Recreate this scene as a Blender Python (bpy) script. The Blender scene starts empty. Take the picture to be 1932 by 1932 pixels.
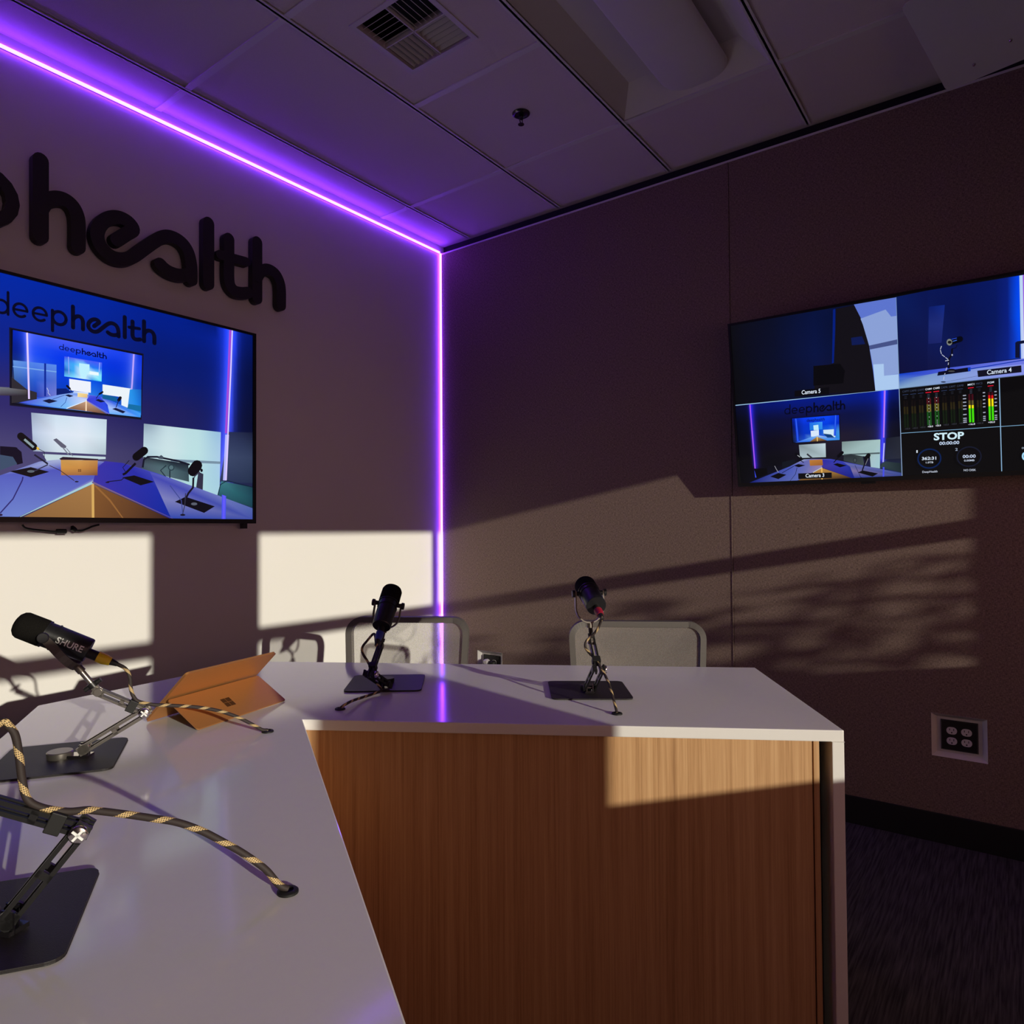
import bpy, bmesh, math, random
from math import sin, cos, pi, sqrt, radians
from mathutils import Vector as V, Matrix

random.seed(7)
sc = bpy.context.scene
COL = sc.collection

# ------------------------------------------------------------------ camera measurements
F_PX, CX, CY, SIZE = 1314.3, 931.744, 974.799, 1932.0
CAM = V((-3.0803, -2.7192, 1.1685))
FW = V((0.79687, 0.60382, 0.0198)).normalized()
_y, _p, _r = .9226, .0198, -.0059
FW = V((sin(_y)*cos(_p), cos(_y)*cos(_p), sin(_p)))
_rt = V((cos(_y), -sin(_y), 0)); _up = _rt.cross(FW)
RT = _rt*cos(_r) + _up*sin(_r)
UP = _up*cos(_r) - _rt*sin(_r)
HC = 2.8504            # ceiling height
ZT = .74               # table height

def ray(px, py): return FW + RT*((px-CX)/F_PX) - UP*((py-CY)/F_PX)
def on_plane(px, py, P, n):
    """measure: the point of a real plane seen at a pixel of the photograph"""
    r = ray(px, py); return CAM + r*((P-CAM).dot(n)/r.dot(n))
def on_z(px, py, z): return on_plane(px, py, V((0, 0, z)), V((0, 0, 1)))
def on_y(px, py, y): return on_plane(px, py, V((0, y, 0)), V((0, 1, 0)))
def on_x(px, py, x): return on_plane(px, py, V((x, 0, 0)), V((1, 0, 0)))
def on_v(px, py, A, B):
    d = B-A; return on_plane(px, py, A, V((d.y, -d.x, 0)))

# ------------------------------------------------------------------ materials
def lin(c):
    c = c/255.0
    return c/12.92 if c <= .04045 else ((c+.055)/1.055)**2.4
def rgb(r, g, b): return (lin(r), lin(g), lin(b), 1)

def mat(name, col, rough=.5, metal=0.0, spec=.5, noise=0.0, nscale=40, bump=0.0, bscale=200, coat=0.0):
    m = bpy.data.materials.new(name); m.use_nodes = True
    nt = m.node_tree; b = nt.nodes['Principled BSDF']
    b.inputs['Base Color'].default_value = (*col[:3], 1)
    b.inputs['Roughness'].default_value = rough
    b.inputs['Metallic'].default_value = metal
    b.inputs['Specular IOR Level'].default_value = spec
    if coat: b.inputs['Coat Weight'].default_value = coat; b.inputs['Coat Roughness'].default_value = .05
    if noise or bump:
        tc = nt.nodes.new('ShaderNodeTexCoord')
    if noise:
        n = nt.nodes.new('ShaderNodeTexNoise'); n.inputs['Scale'].default_value = nscale; n.inputs['Detail'].default_value = 4
        nt.links.new(tc.outputs['Object'], n.inputs['Vector'])
        mx = nt.nodes.new('ShaderNodeMix'); mx.data_type = 'RGBA'
        mx.inputs[6].default_value = (*[c*(1-noise) for c in col[:3]], 1)
        mx.inputs[7].default_value = (*[min(1, c*(1+noise)) for c in col[:3]], 1)
        nt.links.new(n.outputs['Fac'], mx.inputs[0]); nt.links.new(mx.outputs[2], b.inputs['Base Color'])
    if bump:
        n2 = nt.nodes.new('ShaderNodeTexNoise'); n2.inputs['Scale'].default_value = bscale; n2.inputs['Detail'].default_value = 3
        nt.links.new(tc.outputs['Object'], n2.inputs['Vector'])
        bp = nt.nodes.new('ShaderNodeBump'); bp.inputs['Strength'].default_value = bump; bp.inputs['Distance'].default_value = .002
        nt.links.new(n2.outputs['Fac'], bp.inputs['Height']); nt.links.new(bp.outputs['Normal'], b.inputs['Normal'])
    return m

def emit(name, col, strength):
    m = bpy.data.materials.new(name); m.use_nodes = True
    nt = m.node_tree; nt.nodes.clear()
    e = nt.nodes.new('ShaderNodeEmission'); e.inputs[0].default_value = (*col, 1); e.inputs[1].default_value = strength
    o = nt.nodes.new('ShaderNodeOutputMaterial'); nt.links.new(e.outputs[0], o.inputs[0])
    return m

def screen_mat():
    m = bpy.data.materials.new('screen_picture'); m.use_nodes = True
    nt = m.node_tree; b = nt.nodes['Principled BSDF']
    b.inputs['Base Color'].default_value = (.004, .004, .005, 1); b.inputs['Roughness'].default_value = .35
    b.inputs['Specular IOR Level'].default_value = .3
    a = nt.nodes.new('ShaderNodeAttribute'); a.attribute_name = 'picture'
    nt.links.new(a.outputs['Color'], b.inputs['Emission Color']); b.inputs['Emission Strength'].default_value = 1
    return m

def wood_mat():
    m = bpy.data.materials.new('oak_veneer'); m.use_nodes = True
    nt = m.node_tree; b = nt.nodes['Principled BSDF']; L = nt.links.new
    tc = nt.nodes.new('ShaderNodeTexCoord')
    def band(sx, sz, detail):
        mp = nt.nodes.new('ShaderNodeMapping'); mp.inputs['Scale'].default_value = (sx, sx, sz)
        n = nt.nodes.new('ShaderNodeTexNoise'); n.inputs['Scale'].default_value = 1; n.inputs['Detail'].default_value = detail
        n.inputs['Roughness'].default_value = .6
        L(tc.outputs['Object'], mp.inputs[0]); L(mp.outputs[0], n.inputs['Vector']); return n
    n1, n2, n3 = band(55, .9, 3), band(230, 2.6, 4), band(520, 16, 2)
    ad = nt.nodes.new('ShaderNodeMath'); ad.operation = 'MULTIPLY_ADD'; ad.inputs[1].default_value = .45
    L(n1.outputs['Fac'], ad.inputs[0])
    mu = nt.nodes.new('ShaderNodeMath'); mu.operation = 'MULTIPLY'; mu.inputs[1].default_value = .38; L(n2.outputs['Fac'], mu.inputs[0])
    L(mu.outputs[0], ad.inputs[2])
    ad2 = nt.nodes.new('ShaderNodeMath'); ad2.operation = 'MULTIPLY_ADD'; ad2.inputs[1].default_value = .17
    L(n3.outputs['Fac'], ad2.inputs[0]); L(ad.outputs[0], ad2.inputs[2])
    cr = nt.nodes.new('ShaderNodeValToRGB')
    e = cr.color_ramp.elements
    e[0].position = .34; e[0].color = (.36, .19, .085, 1)
    e[1].position = .66; e[1].color = (.67, .415, .215, 1)
    k = e.new(.48); k.color = (.535, .305, .145, 1)
    L(ad2.outputs[0], cr.inputs[0]); L(cr.outputs[0], b.inputs['Base Color'])
    b.inputs['Roughness'].default_value = .5; b.inputs['Specular IOR Level'].default_value = .3
    return m

def fabric_mat():
    m = bpy.data.materials.new('grey_wall_fabric'); m.use_nodes = True
    nt = m.node_tree; b = nt.nodes['Principled BSDF']; L = nt.links.new
    tc = nt.nodes.new('ShaderNodeTexCoord')
    def nz(sc3, detail=2):
        mp = nt.nodes.new('ShaderNodeMapping'); mp.inputs['Scale'].default_value = sc3
        n = nt.nodes.new('ShaderNodeTexNoise'); n.inputs['Scale'].default_value = 1; n.inputs['Detail'].default_value = detail
        L(tc.outputs['Object'], mp.inputs[0]); L(mp.outputs[0], n.inputs['Vector']); return n
    a, c = nz((300, 500, 110)), nz((300, 110, 500))
    ad = nt.nodes.new('ShaderNodeMath'); ad.operation = 'ADD'; L(a.outputs['Fac'], ad.inputs[0]); L(c.outputs['Fac'], ad.inputs[1])
    cr = nt.nodes.new('ShaderNodeValToRGB'); e = cr.color_ramp.elements
    e[0].position = .72; e[0].color = (.125, .085, .073, 1)
    e[1].position = 1.28; e[1].color = (.335, .235, .195, 1)
    hf = nt.nodes.new('ShaderNodeMath'); hf.operation = 'MULTIPLY'; hf.inputs[1].default_value = 1.0
    L(ad.outputs[0], hf.inputs[0])
    mr = nt.nodes.new('ShaderNodeMapRange'); mr.inputs[1].default_value = .72; mr.inputs[2].default_value = 1.28
    L(hf.outputs[0], mr.inputs[0]); e[0].position = 0; e[1].position = 1; L(mr.outputs[0], cr.inputs[0])
    L(cr.outputs[0], b.inputs['Base Color'])
    b.inputs['Roughness'].default_value = .95; b.inputs['Specular IOR Level'].default_value = .1
    bp = nt.nodes.new('ShaderNodeBump'); bp.inputs['Strength'].default_value = .5; bp.inputs['Distance'].default_value = .0006
    L(ad.outputs[0], bp.inputs['Height']); L(bp.outputs['Normal'], b.inputs['Normal'])
    return m

def carpet_mat():
    m = bpy.data.materials.new('charcoal_carpet'); m.use_nodes = True
    nt = m.node_tree; b = nt.nodes['Principled BSDF']; L = nt.links.new
    tc = nt.nodes.new('ShaderNodeTexCoord'); mp = nt.nodes.new('ShaderNodeMapping'); mp.inputs['Scale'].default_value = (7, 160, 40)
    n = nt.nodes.new('ShaderNodeTexNoise'); n.inputs['Scale'].default_value = 1; n.inputs['Detail'].default_value = 5
    L(tc.outputs['Object'], mp.inputs[0]); L(mp.outputs[0], n.inputs['Vector'])
    cr = nt.nodes.new('ShaderNodeValToRGB'); e = cr.color_ramp.elements
    e[0].position = .35; e[0].color = (.035, .034, .042, 1); e[1].position = .72; e[1].color = (.11, .10, .115, 1)
    L(n.outputs['Fac'], cr.inputs[0]); L(cr.outputs[0], b.inputs['Base Color'])
    b.inputs['Roughness'].default_value = 1; b.inputs['Specular IOR Level'].default_value = .05
    return m

def cable_mat():
    m = bpy.data.materials.new('braided_cable'); m.use_nodes = True
    nt = m.node_tree; b = nt.nodes['Principled BSDF']; L = nt.links.new
    uv = nt.nodes.new('ShaderNodeUVMap'); uv.uv_map = 'UVMap'
    sp = nt.nodes.new('ShaderNodeSeparateXYZ'); L(uv.outputs[0], sp.inputs[0])
    def math_(op, a, bb):
        n = nt.nodes.new('ShaderNodeMath'); n.operation = op
        for i, x in enumerate((a, bb)):
            if x is None: continue
            if hasattr(x, 'links'): L(x, n.inputs[i])
            else: n.inputs[i].default_value = x
        return n.outputs[0]
    v = math_('MULTIPLY', sp.outputs['Y'], 1/.038)
    fr = math_('FRACT', math_('ADD', v, sp.outputs['X']), None)
    s1 = math_('LESS_THAN', fr, .30)
    chk = math_('GREATER_THAN', math_('ADD', math_('SINE', math_('MULTIPLY', sp.outputs['Y'], 2600), None), math_('SINE', math_('MULTIPLY', sp.outputs['X'], 80), None)), -.7)
    fac = math_('MULTIPLY', s1, chk)
    mx = nt.nodes.new('ShaderNodeMix'); mx.data_type = 'RGBA'; L(fac, mx.inputs[0])
    mx.inputs[6].default_value = (.028, .018, .016, 1); mx.inputs[7].default_value = (.62, .44, .2, 1)
    L(mx.outputs[2], b.inputs['Base Color']); b.inputs['Roughness'].default_value = .7
    return m

def mesh_fabric_mat():
    m = bpy.data.materials.new('chair_mesh_weave'); m.use_nodes = True
    nt = m.node_tree; L = nt.links.new; b = nt.nodes['Principled BSDF']
    b.inputs['Base Color'].default_value = (.30, .27, .25, 1); b.inputs['Roughness'].default_value = .8
    tr = nt.nodes.new('ShaderNodeBsdfTransparent'); mx = nt.nodes.new('ShaderNodeMixShader')
    tc = nt.nodes.new('ShaderNodeTexCoord'); n = nt.nodes.new('ShaderNodeTexNoise'); n.inputs['Scale'].default_value = 420
    L(tc.outputs['Object'], n.inputs['Vector'])
    mr = nt.nodes.new('ShaderNodeMapRange'); mr.inputs[1].default_value = .3; mr.inputs[2].default_value = .7
    mr.inputs[3].default_value = .38; mr.inputs[4].default_value = .62
    L(n.outputs['Fac'], mr.inputs[0]); L(mr.outputs[0], mx.inputs[0])
    L(tr.outputs[0], mx.inputs[1]); L(b.outputs[0], mx.inputs[2])
    L(mx.outputs[0], nt.nodes['Material Output'].inputs[0])
    return m

M = dict(
    white_wall=mat('white_wall_paint', (.80, .77, .74), .6, spec=.25, noise=.02, nscale=3, bump=.15, bscale=350),
    rear_wall=mat('rear_wall_paint', (.13, .095, .095), .8, noise=.03, nscale=4),
    fabric=fabric_mat(), reveal=mat('black_reveal', (.006, .006, .008), .8),
    tile=mat('ceiling_tile_white', (.70, .60, .64), .95, spec=.1, noise=.06, nscale=260, bump=.3, bscale=400),
    tbar=mat('ceiling_bar_white', (.72, .68, .68), .5, noise=.02, nscale=30),
    carpet=carpet_mat(), base=mat('black_rubber_base', (.008, .008, .009), .6, noise=.2, nscale=30),
    quartz=mat('white_quartz', (.82, .80, .78), .10, spec=.27, noise=.015, nscale=60),
    oak=wood_mat(), black=mat('matte_black', (.012, .011, .013), .55, noise=.2, nscale=60),
    plate=mat('black_powder_coat', (.016, .013, .014), .5, spec=.35, noise=.1, nscale=300, bump=.2, bscale=900),
    arm=mat('gunmetal_arm', (.27, .245, .22), .32, metal=.85, noise=.1, nscale=80),
    darkarm=mat('black_anodised_arm', (.02, .019, .02), .38, metal=.4, noise=.1, nscale=80),
    chrome=mat('chrome', (.75, .73, .7), .16, metal=1, noise=.03, nscale=50),
    foam=mat('black_foam', (.012, .011, .010), 1, spec=.05, noise=.5, nscale=700, bump=1, bscale=900),
    housing=mat('mic_housing_black', (.016, .016, .018), .36, metal=.3, spec=.6, noise=.05, nscale=90),
    yoke=mat('yoke_grey_metal', (.13, .11, .095), .42, metal=.6, noise=.08, nscale=90),
    lettering=mat('silver_lettering', (.88, .90, .88), .5, noise=.03, nscale=90),
    yellow=mat('yellow_ring', (.85, .60, .01), .45, noise=.04, nscale=90),
    blue=mat('blue_ring', (.02, .04, .30), .45, noise=.04, nscale=90),
    red=mat('red_ring', (.30, .01, .03), .45, noise=.04, nscale=90),
    cable=cable_mat(), rubber=mat('black_rubber', (.006, .0055, .0055), .6, noise=.15, nscale=60),
    copper=mat('copper_tablet', (.62, .285, .095), .48, metal=.65, noise=.03, nscale=200),
    logo=mat('tablet_logo_dark', (.10, .045, .02), .3, metal=.5, noise=.03, nscale=200),
    glass=mat('black_glass', (.01, .01, .012), .08, noise=.05, nscale=20),
    sign=mat('black_sign_letter', (.020, .017, .019), .6, noise=.08, nscale=60),
    tv=mat('tv_black_plastic', (.008, .008, .009), .4, noise=.1, nscale=60), screen=screen_mat(),
    led=emit('led_violet', (.195, .030, 1.0), 30), ledbase=mat('led_channel', (.5, .48, .5), .5, noise=.03, nscale=60),
    chair=mat('chair_frame_grey', (.10, .087, .08), .6, noise=.1, nscale=120), weave=mesh_fabric_mat(),
    cushion=mat('chair_seat_fabric', (.06, .055, .06), .9, noise=.2, nscale=200),
    tray=mat('white_outlet_tray', (.72, .68, .66), .5, noise=.03, nscale=60),
    cover=mat('dark_cover_plate', (.016, .015, .016), .28, noise=.1, nscale=60),
    recept=mat('receptacle_white', (.70, .66, .66), .45, noise=.03, nscale=60),
    vent=mat('vent_enamel', (.62, .58, .56), .5, noise=.03, nscale=60), duct=mat('dark_duct', (.01, .01, .011), .8, noise=.1, nscale=20),
    troffer=mat('troffer_enamel', (.68, .64, .63), .55, noise=.02, nscale=30),
    diffuser=mat('frosted_diffuser', (.70, .66, .66), .45, noise=.02, nscale=20),
    deflector=mat('glossy_white_acrylic', (.62, .60, .62), .08, spec=.8, noise=.02, nscale=20),
    bronze=mat('dark_chrome', (.10, .09, .10), .2, metal=.9, noise=.05, nscale=60),
    winframe=mat('dark_window_frame', (.05, .05, .05), .5, noise=.1, nscale=40),
    leaf=mat('leaf_green', (.05, .10, .03), .7, noise=.3, nscale=20),
)

# ------------------------------------------------------------------ mesh helpers
class MB:
    def __init__(self): self.v, self.f, self.sm, self.uv = [], [], [], []
    def add(self, verts, faces, smooth=False, uvs=None):
        o = len(self.v); self.v += [V(x) for x in verts]
        for i, f in enumerate(faces):
            self.f.append(tuple(o+k for k in f)); self.sm.append(smooth)
            self.uv.append(uvs[i] if uvs else None)
        return self
    def box(self, lo, hi, mtx=None):
        x0, y0, z0 = lo; x1, y1, z1 = hi
        vs = [V(p) for p in ((x0,y0,z0),(x1,y0,z0),(x1,y1,z0),(x0,y1,z0),(x0,y0,z1),(x1,y0,z1),(x1,y1,z1),(x0,y1,z1))]
        if mtx is not None: vs = [mtx @ p for p in vs]
        return self.add(vs, [(3,2,1,0),(4,5,6,7),(0,1,5,4),(1,2,6,5),(2,3,7,6),(3,0,4,7)])
    def obox(self, c, ax, ay, az):
        """box about c with half-axis vectors"""
        vs = [c+ax*i+ay*j+az*k for k in (-1,1) for i, j in ((-1,-1),(1,-1),(1,1),(-1,1))]
        return self.add(vs, [(3,2,1,0),(4,5,6,7),(0,1,5,4),(1,2,6,5),(2,3,7,6),(3,0,4,7)])
    def prism(self, poly, off, smooth=False):
        n = len(poly); off = V(off); vs = [V(p) for p in poly]+[V(p)+off for p in poly]
        self.add(vs, [tuple(range(n-1,-1,-1)), tuple(range(n,2*n))])
        return self.add(vs, [(i,(i+1)%n,n+(i+1)%n,n+i) for i in range(n)], smooth)
    def tube(self, pts, r, seg=10, closed=False, cap=True, flat=None):
        """sweep; r number or list; flat=(a,b,axis) sweeps an ellipse/strip with its b side along axis"""
        pts = [V(p) for p in pts]; n = len(pts); rs = r if isinstance(r, (list, tuple)) else [r]*n
        rings = []; nrm = None; length = 0; lens = []
        for i in range(n):
            a = pts[i-1] if (i or closed) else pts[i]; b = pts[(i+1) % n] if (i < n-1 or closed) else pts[i]
            t = (b-a).normalized()
            if nrm is None:
                ref = flat[2] if flat else (V((0,0,1)) if abs(t.z) < .9 else V((1,0,0)))
                nrm = (ref - t*ref.dot(t)).normalized()
            else:
                if flat: nrm = (flat[2]-t*flat[2].dot(t)).normalized()
                else: nrm = (nrm - t*nrm.dot(t)).normalized()
            bn = t.cross(nrm)
            if i: length += (pts[i]-pts[i-1]).length
            lens.append(length)
            if flat:
                a_, b_ = flat[0], flat[1]
                rings.append([pts[i]+bn*(a_*sx)+nrm*(b_*sy) for sx, sy in ((-1,-1),(1,-1),(1,1),(-1,1))])
            else:
                rings.append([pts[i]+(nrm*cos(2*pi*k/seg)+bn*sin(2*pi*k/seg))*rs[i] for k in range(seg)])
        sg = 4 if flat else seg
        vs = [p for rg in rings for p in rg]; fs = []; uvs = []
        for i in range(n if closed else n-1):
            for k in range(sg):
                j = (i+1) % n; k2 = (k+1) % sg
                fs.append((i*sg+k, i*sg+k2, j*sg+k2, j*sg+k))
                uvs.append(((k/sg, lens[i]), ((k+1)/sg, lens[i]), ((k+1)/sg, lens[j]), (k/sg, lens[j])))
        self.add(vs, fs, not flat, uvs)
        if cap and not closed:
            self.add(rings[0], [tuple(range(sg-1,-1,-1))]); self.add(rings[-1], [tuple(range(sg))])
        return self
    def lathe(self, prof, base, axis, seg=28, ref=None):
        """prof [(t, radius)] along axis from base; sharp where profile repeats a t"""
        axis = V(axis).normalized(); base = V(base)
        ref = V(ref) if ref else (V((0,0,1)) if abs(axis.z) < .9 else V((1,0,0)))
        n = (ref-axis*ref.dot(axis)).normalized(); b = axis.cross(n)
        vs = []
        for t, r in prof: vs += [base+axis*t+(n*cos(2*pi*k/seg)+b*sin(2*pi*k/seg))*max(r, 1e-5) for k in range(seg)]
        fs = [(i*seg+k, i*seg+(k+1)%seg, (i+1)*seg+(k+1)%seg, (i+1)*seg+k) for i in range(len(prof)-1) for k in range(seg)]
        return self.add(vs, fs, True)
    def build(self, name, m, parent=None, bevel=0, auto=True):
        me = bpy.data.meshes.new(name); me.from_pydata([tuple(p) for p in self.v], [], self.f)
        me.materials.append(m)
        for p, s in zip(me.polygons, self.sm): p.use_smooth = s
        if any(u for u in self.uv):
            ul = me.uv_layers.new(name='UVMap')
            for p, u in zip(me.polygons, self.uv):
                if u:
                    for li, q in zip(p.loop_indices, u): ul.data[li].uv = q
        bm = bmesh.new(); bm.from_mesh(me); bmesh.ops.recalc_face_normals(bm, faces=bm.faces)
        if bevel:
            bmesh.ops.remove_doubles(bm, verts=bm.verts, dist=1e-6)
            es = [e for e in bm.edges if len(e.link_faces) == 2 and e.calc_face_angle(0) > .6]
            bmesh.ops.bevel(bm, geom=es, offset=bevel, segments=2, affect='EDGES', profile=.6, clamp_overlap=True)
        if auto:
            for e in bm.edges:
                if len(e.link_faces) == 2: e.smooth = e.calc_face_angle(0) < .7
        bm.to_mesh(me); bm.free()
        o = bpy.data.objects.new(name, me); COL.objects.link(o)
        if parent is not None:
            o.parent = parent; o.matrix_parent_inverse = Matrix.Translation(-parent.location)
        return o

def tag(o, label=None, cat=None, group=None, kind=None):
    if label: o['label'] = label
    if cat: o['category'] = cat
    if group: o['group'] = group
    if kind: o['kind'] = kind
    return o
def empty(name, loc, label, cat, group=None):
    o = bpy.data.objects.new(name, None); COL.objects.link(o); o.location = loc; o.empty_display_size = .05
    return tag(o, label, cat, group)
def smooth_path(pts, n=8, closed=False):
    pts = [V(p) for p in pts]; out = []; N = len(pts)
    for i in range(N if closed else N-1):
        if closed: p0, p1, p2, p3 = (pts[(i+k-1) % N] for k in range(4))
        else: p0, p1, p2, p3 = pts[max(i-1,0)], pts[i], pts[i+1], pts[min(i+2,N-1)]
        for k in range(n):
            t = k/n
            out.append(.5*((2*p1)+(p2-p0)*t+(2*p0-5*p1+4*p2-p3)*t*t+(3*p1-p0-3*p2+p3)*t**3))
    if not closed: out.append(pts[-1])
    return out
def rrect(w, h, r, n=5):
    out = []
    for cx, cy, a0 in ((w/2-r,h/2-r,0),(-w/2+r,h/2-r,90),(-w/2+r,-h/2+r,180),(w/2-r,-h/2+r,270)):
        for k in range(n+1):
            a = radians(a0+90*k/n); out.append((cx+r*cos(a), cy+r*sin(a)))
    return out

# ------------------------------------------------------------------ room
XW, YS = -4.14, -4.0
def st(o): o['kind'] = 'structure'; return o
st(MB().box((XW-.1, YS-.2, -.06), (.2, .12, 0)).build('floor', M['carpet']))
st(MB().box((XW-.1, 0, 0), (.2, .12, HC+.1)).build('wall_north', M['white_wall']))
st(MB().box((XW-.12, YS-.2, 0), (XW, .12, HC+.1)).build('wall_west', M['rear_wall']))

# east wall: fabric panels with recesses cut for the two outlet trays, a seam and a dark reveal on top
OUT = [(-.352, .4175), (-2.523, .3975)]         # tray centres (y, z), .172 x .158
TW, TH = .172, .158
ew = MB(); SEAM = -1.706; PT = .03; ZTOP = 2.803
def panel(y0, y1, hole):
    hy, hz = hole; a, b, c, d = hy-TW/2, hy+TW/2, hz-TH/2, hz+TH/2
    for lo, hi in (((0,y0,.0),(PT,a,ZTOP)), ((0,b,.0),(PT,y1,ZTOP)), ((0,a,.0),(PT,b,c)), ((0,a,d),(PT,b,ZTOP))): ew.box(lo, hi)
panel(SEAM+.001, 0, OUT[0]); panel(YS-.2, SEAM-.001, OUT[1])
ew.box((-.002, SEAM+.0012, .108), (PT, SEAM+.0060, ZTOP))
st(ew.build('wall_east', M['fabric']))
st(MB().box((PT, YS-.2, 0), (.2, .12, HC+.1)).build('wall_east_backing', M['reveal']))
st(MB().box((-.004, YS, ZTOP-.004), (.004, -.012, ZTOP+.004)).build('trim_1', M['tbar']))
st(MB().box((-.009, YS, 0), (0, 0, .108)).build('baseboard_east', M['base'], bevel=.002))
st(MB().box((XW, -.009, 0), (-.009, 0, .108)).build('baseboard_north', M['base'], bevel=.002))

# south wall with three window openings behind the camera
SX, SZ = .235, -.178                              # sunlight runs (SX, 1, SZ)
def jl(u): return u - SX*4.12
def jr(u): return u - SX*4.0
WIN = [(XW+.12, jr(-1.717)), (jl(-1.227), jr(-.085)), (jl(-.03), jr(.604))]
ZH, ZS = 1.158+.178*4.12, .207+.178*4.0
sw = MB(); xs = [XW-.1]+[x for w in WIN for x in w]+[.2]
for i in range(0, len(xs), 2): sw.box((xs[i], YS-.12, 0), (xs[i+1], YS, HC+.1))
for a, b in WIN:
    sw.box((a, YS-.12, 0), (b, YS, ZS)); sw.box((a, YS-.12, ZH), (b, YS, HC+.1))
st(sw.build('wall_south', M['rear_wall']))
for i, (a, b) in enumerate(WIN):
    f = MB(); zt = .708+.178*4.06
    f.box((a, YS-.09, zt-.030), (b, YS-.03, zt+.030))
    st(f.build('window_%d' % (i+1), M['winframe']))

# ceiling: lay-in tiles sitting a little above the bar grid, openings left for the vent and the light
T = .6096; G = [-.209-T*k for k in range(7)]; C3 = -.474
CXS = [C3-2*T*k for k in range(4)]
tl = MB(); bars = MB(); ZB, TT = HC, .006
def tile(x0, x1, y0, y1): tl.box((x0, y0, ZB+TT), (x1, y1, ZB+.03))
VX, VY, VS = -1.386, -1.110, .272               # vent neck centre and size
LX0, LX1, LY0, LY1 = CXS[1], C3, G[3], G[2]
xe = [0.03]+CXS+[XW]; ye = [.02]+G[:]
for i in range(len(xe)-1):
    for j in range(len(ye)-1):
        x1, x0, y1, y0 = xe[i], xe[i+1], ye[j], ye[j+1]
        if i == 1 and j == 3: continue           # light
        if i == 1 and j == 2:                    # sprinkler tile, then the vent tile in four pieces around its neck
            xm = C3-T; tile(xm, x1, y0, y1); h = VS/2
            tile(x0, VX-h, y0, y1); tile(VX+h, xm, y0, y1); tile(VX-h, VX+h, y0, VY-h); tile(VX-h, VX+h, VY+h, y1)
        else: tile(x0, x1, y0, y1)
st(tl.build('ceiling', M['tile']))
bw = .012
for y in G:
    bars.box((XW, y-bw, ZB), (0, y+bw, ZB+.003)); bars.box((XW, y-.004, ZB), (0, y+.004, ZB+.03))
for x in CXS:
    for j in range(len(ye)-1):
        bars.box((x-bw, ye[j+1]+bw, ZB+.0005), (x+bw, ye[j]-bw, ZB+.03))
x = C3-T; bars.box((x-bw, G[2]+bw, ZB+.0005), (x+bw, G[1]-bw, ZB+.03))
st(bars.build('trim_2', M['tbar']))
st(MB().box((XW-.1, YS-.2, HC+.25), (.2, .12, HC+.3)).build('ceiling_slab', M['reveal']))

# ------------------------------------------------------------------ LED strips
def led(name, lo, hi, clo, chi, label):
    e = empty(name, ((lo[0]+hi[0])/2, (lo[1]+hi[1])/2, (lo[2]+hi[2])/2), label, 'light strip')
    MB().box(lo, hi).build('diffuser', M['led'], e); MB().box(clo, chi).build('channel', M['ledbase'], e)
LZ = 2.8110
led('light_strip', (XW, -.0085, LZ-.0055), (-.012, -.0035, LZ+.0055), (XW, -.0035, LZ-.0062), (-.012, 0, LZ+.0062),
    'glowing violet light strip running along the top of the white wall')
led('light_strip', (-.0085, -.0125, .108), (-.0035, -.002, LZ-.004), (-.0035, -.0135, .108), (0, -.001, LZ-.004),
    'glowing violet light strip standing upright in the corner of the two walls')

# ------------------------------------------------------------------ table
P2 = lambda v: V((v.x, v.y, 0))
A = P2(on_z(571, 1357.3, ZT)); B = P2(on_z(1592.5, 1378.2, ZT)); Cc = P2(on_z(1424.8, 1259.4, ZT))
Nn = P2(on_z(481, 1247.6, ZT)); Ee = P2(on_z(72, 1331, ZT)); Gg = P2(on_z(0, 1398, ZT)); Hh = P2(on_z(767, 1932, ZT))
u_r = (B-A).normalized(); e_r = V((-u_r.y, u_r.x, 0))
if e_r.x < 0: e_r = -e_r
u_l = (Hh-A).normalized(); e_l = V((u_l.y, -u_l.x, 0))
if e_l.x > 0: e_l = -e_l
LEN = (B-A).length; dep_r = (Cc-B).dot(e_r); dep_l = (Ee-A).dot(e_l)
L1 = A+u_l*LEN; L2 = L1+e_l*dep_l; Cc = B+e_r*dep_r
TK = .0245
table = empty('conference_table', (A.x, A.y, 0), 'white topped V shaped conference table with oak front and white waterfall ends', 'table')
outline = [A, B, Cc, Nn, Ee, L2, L1]
def lift(p, z): return V((p.x, p.y, z))
top = MB(); top.prism([lift(p, ZT-TK) for p in outline], (0, 0, TK)); top.build('tabletop', M['quartz'], table, bevel=.0022)
def end_panel(P, Q, u):
    m = MB(); m.prism([lift(P, 0), lift(Q, 0), lift(Q-u*TK, 0), lift(P-u*TK, 0)], (0, 0, ZT-TK)); return m.build('end_panel', M['quartz'], table, bevel=.0015)
end_panel(B, Cc, u_r); end_panel(L1, L2, u_l)
REC = .016
def front(P0, P1, e, th=.02, name='front_panel', z1=ZT-TK):
    m = MB(); m.prism([lift(P0, .0), lift(P1, .0), lift(P1+e*th, .0), lift(P0+e*th, .0)], (0, 0, z1)); return m.build(name, M['oak'], table, bevel=.0008)
bis = (e_r/ (1+e_r.dot(e_l)) + e_l/(1+e_r.dot(e_l)))
inner = A+bis*REC
je = B-u_r*(TK+.021)+e_r*REC; jr_ = je-u_r*.0135
front(inner, jr_-u_r*.0015, e_r); front(jr_+u_r*.0015, je, e_r, name='end_batten')
front(inner, L1-u_l*TK+e_l*REC, e_l)
m = MB(); q0, q1_ = je+e_r*.07-u_r*.3, B-u_r*TK+e_r*.07
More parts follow.
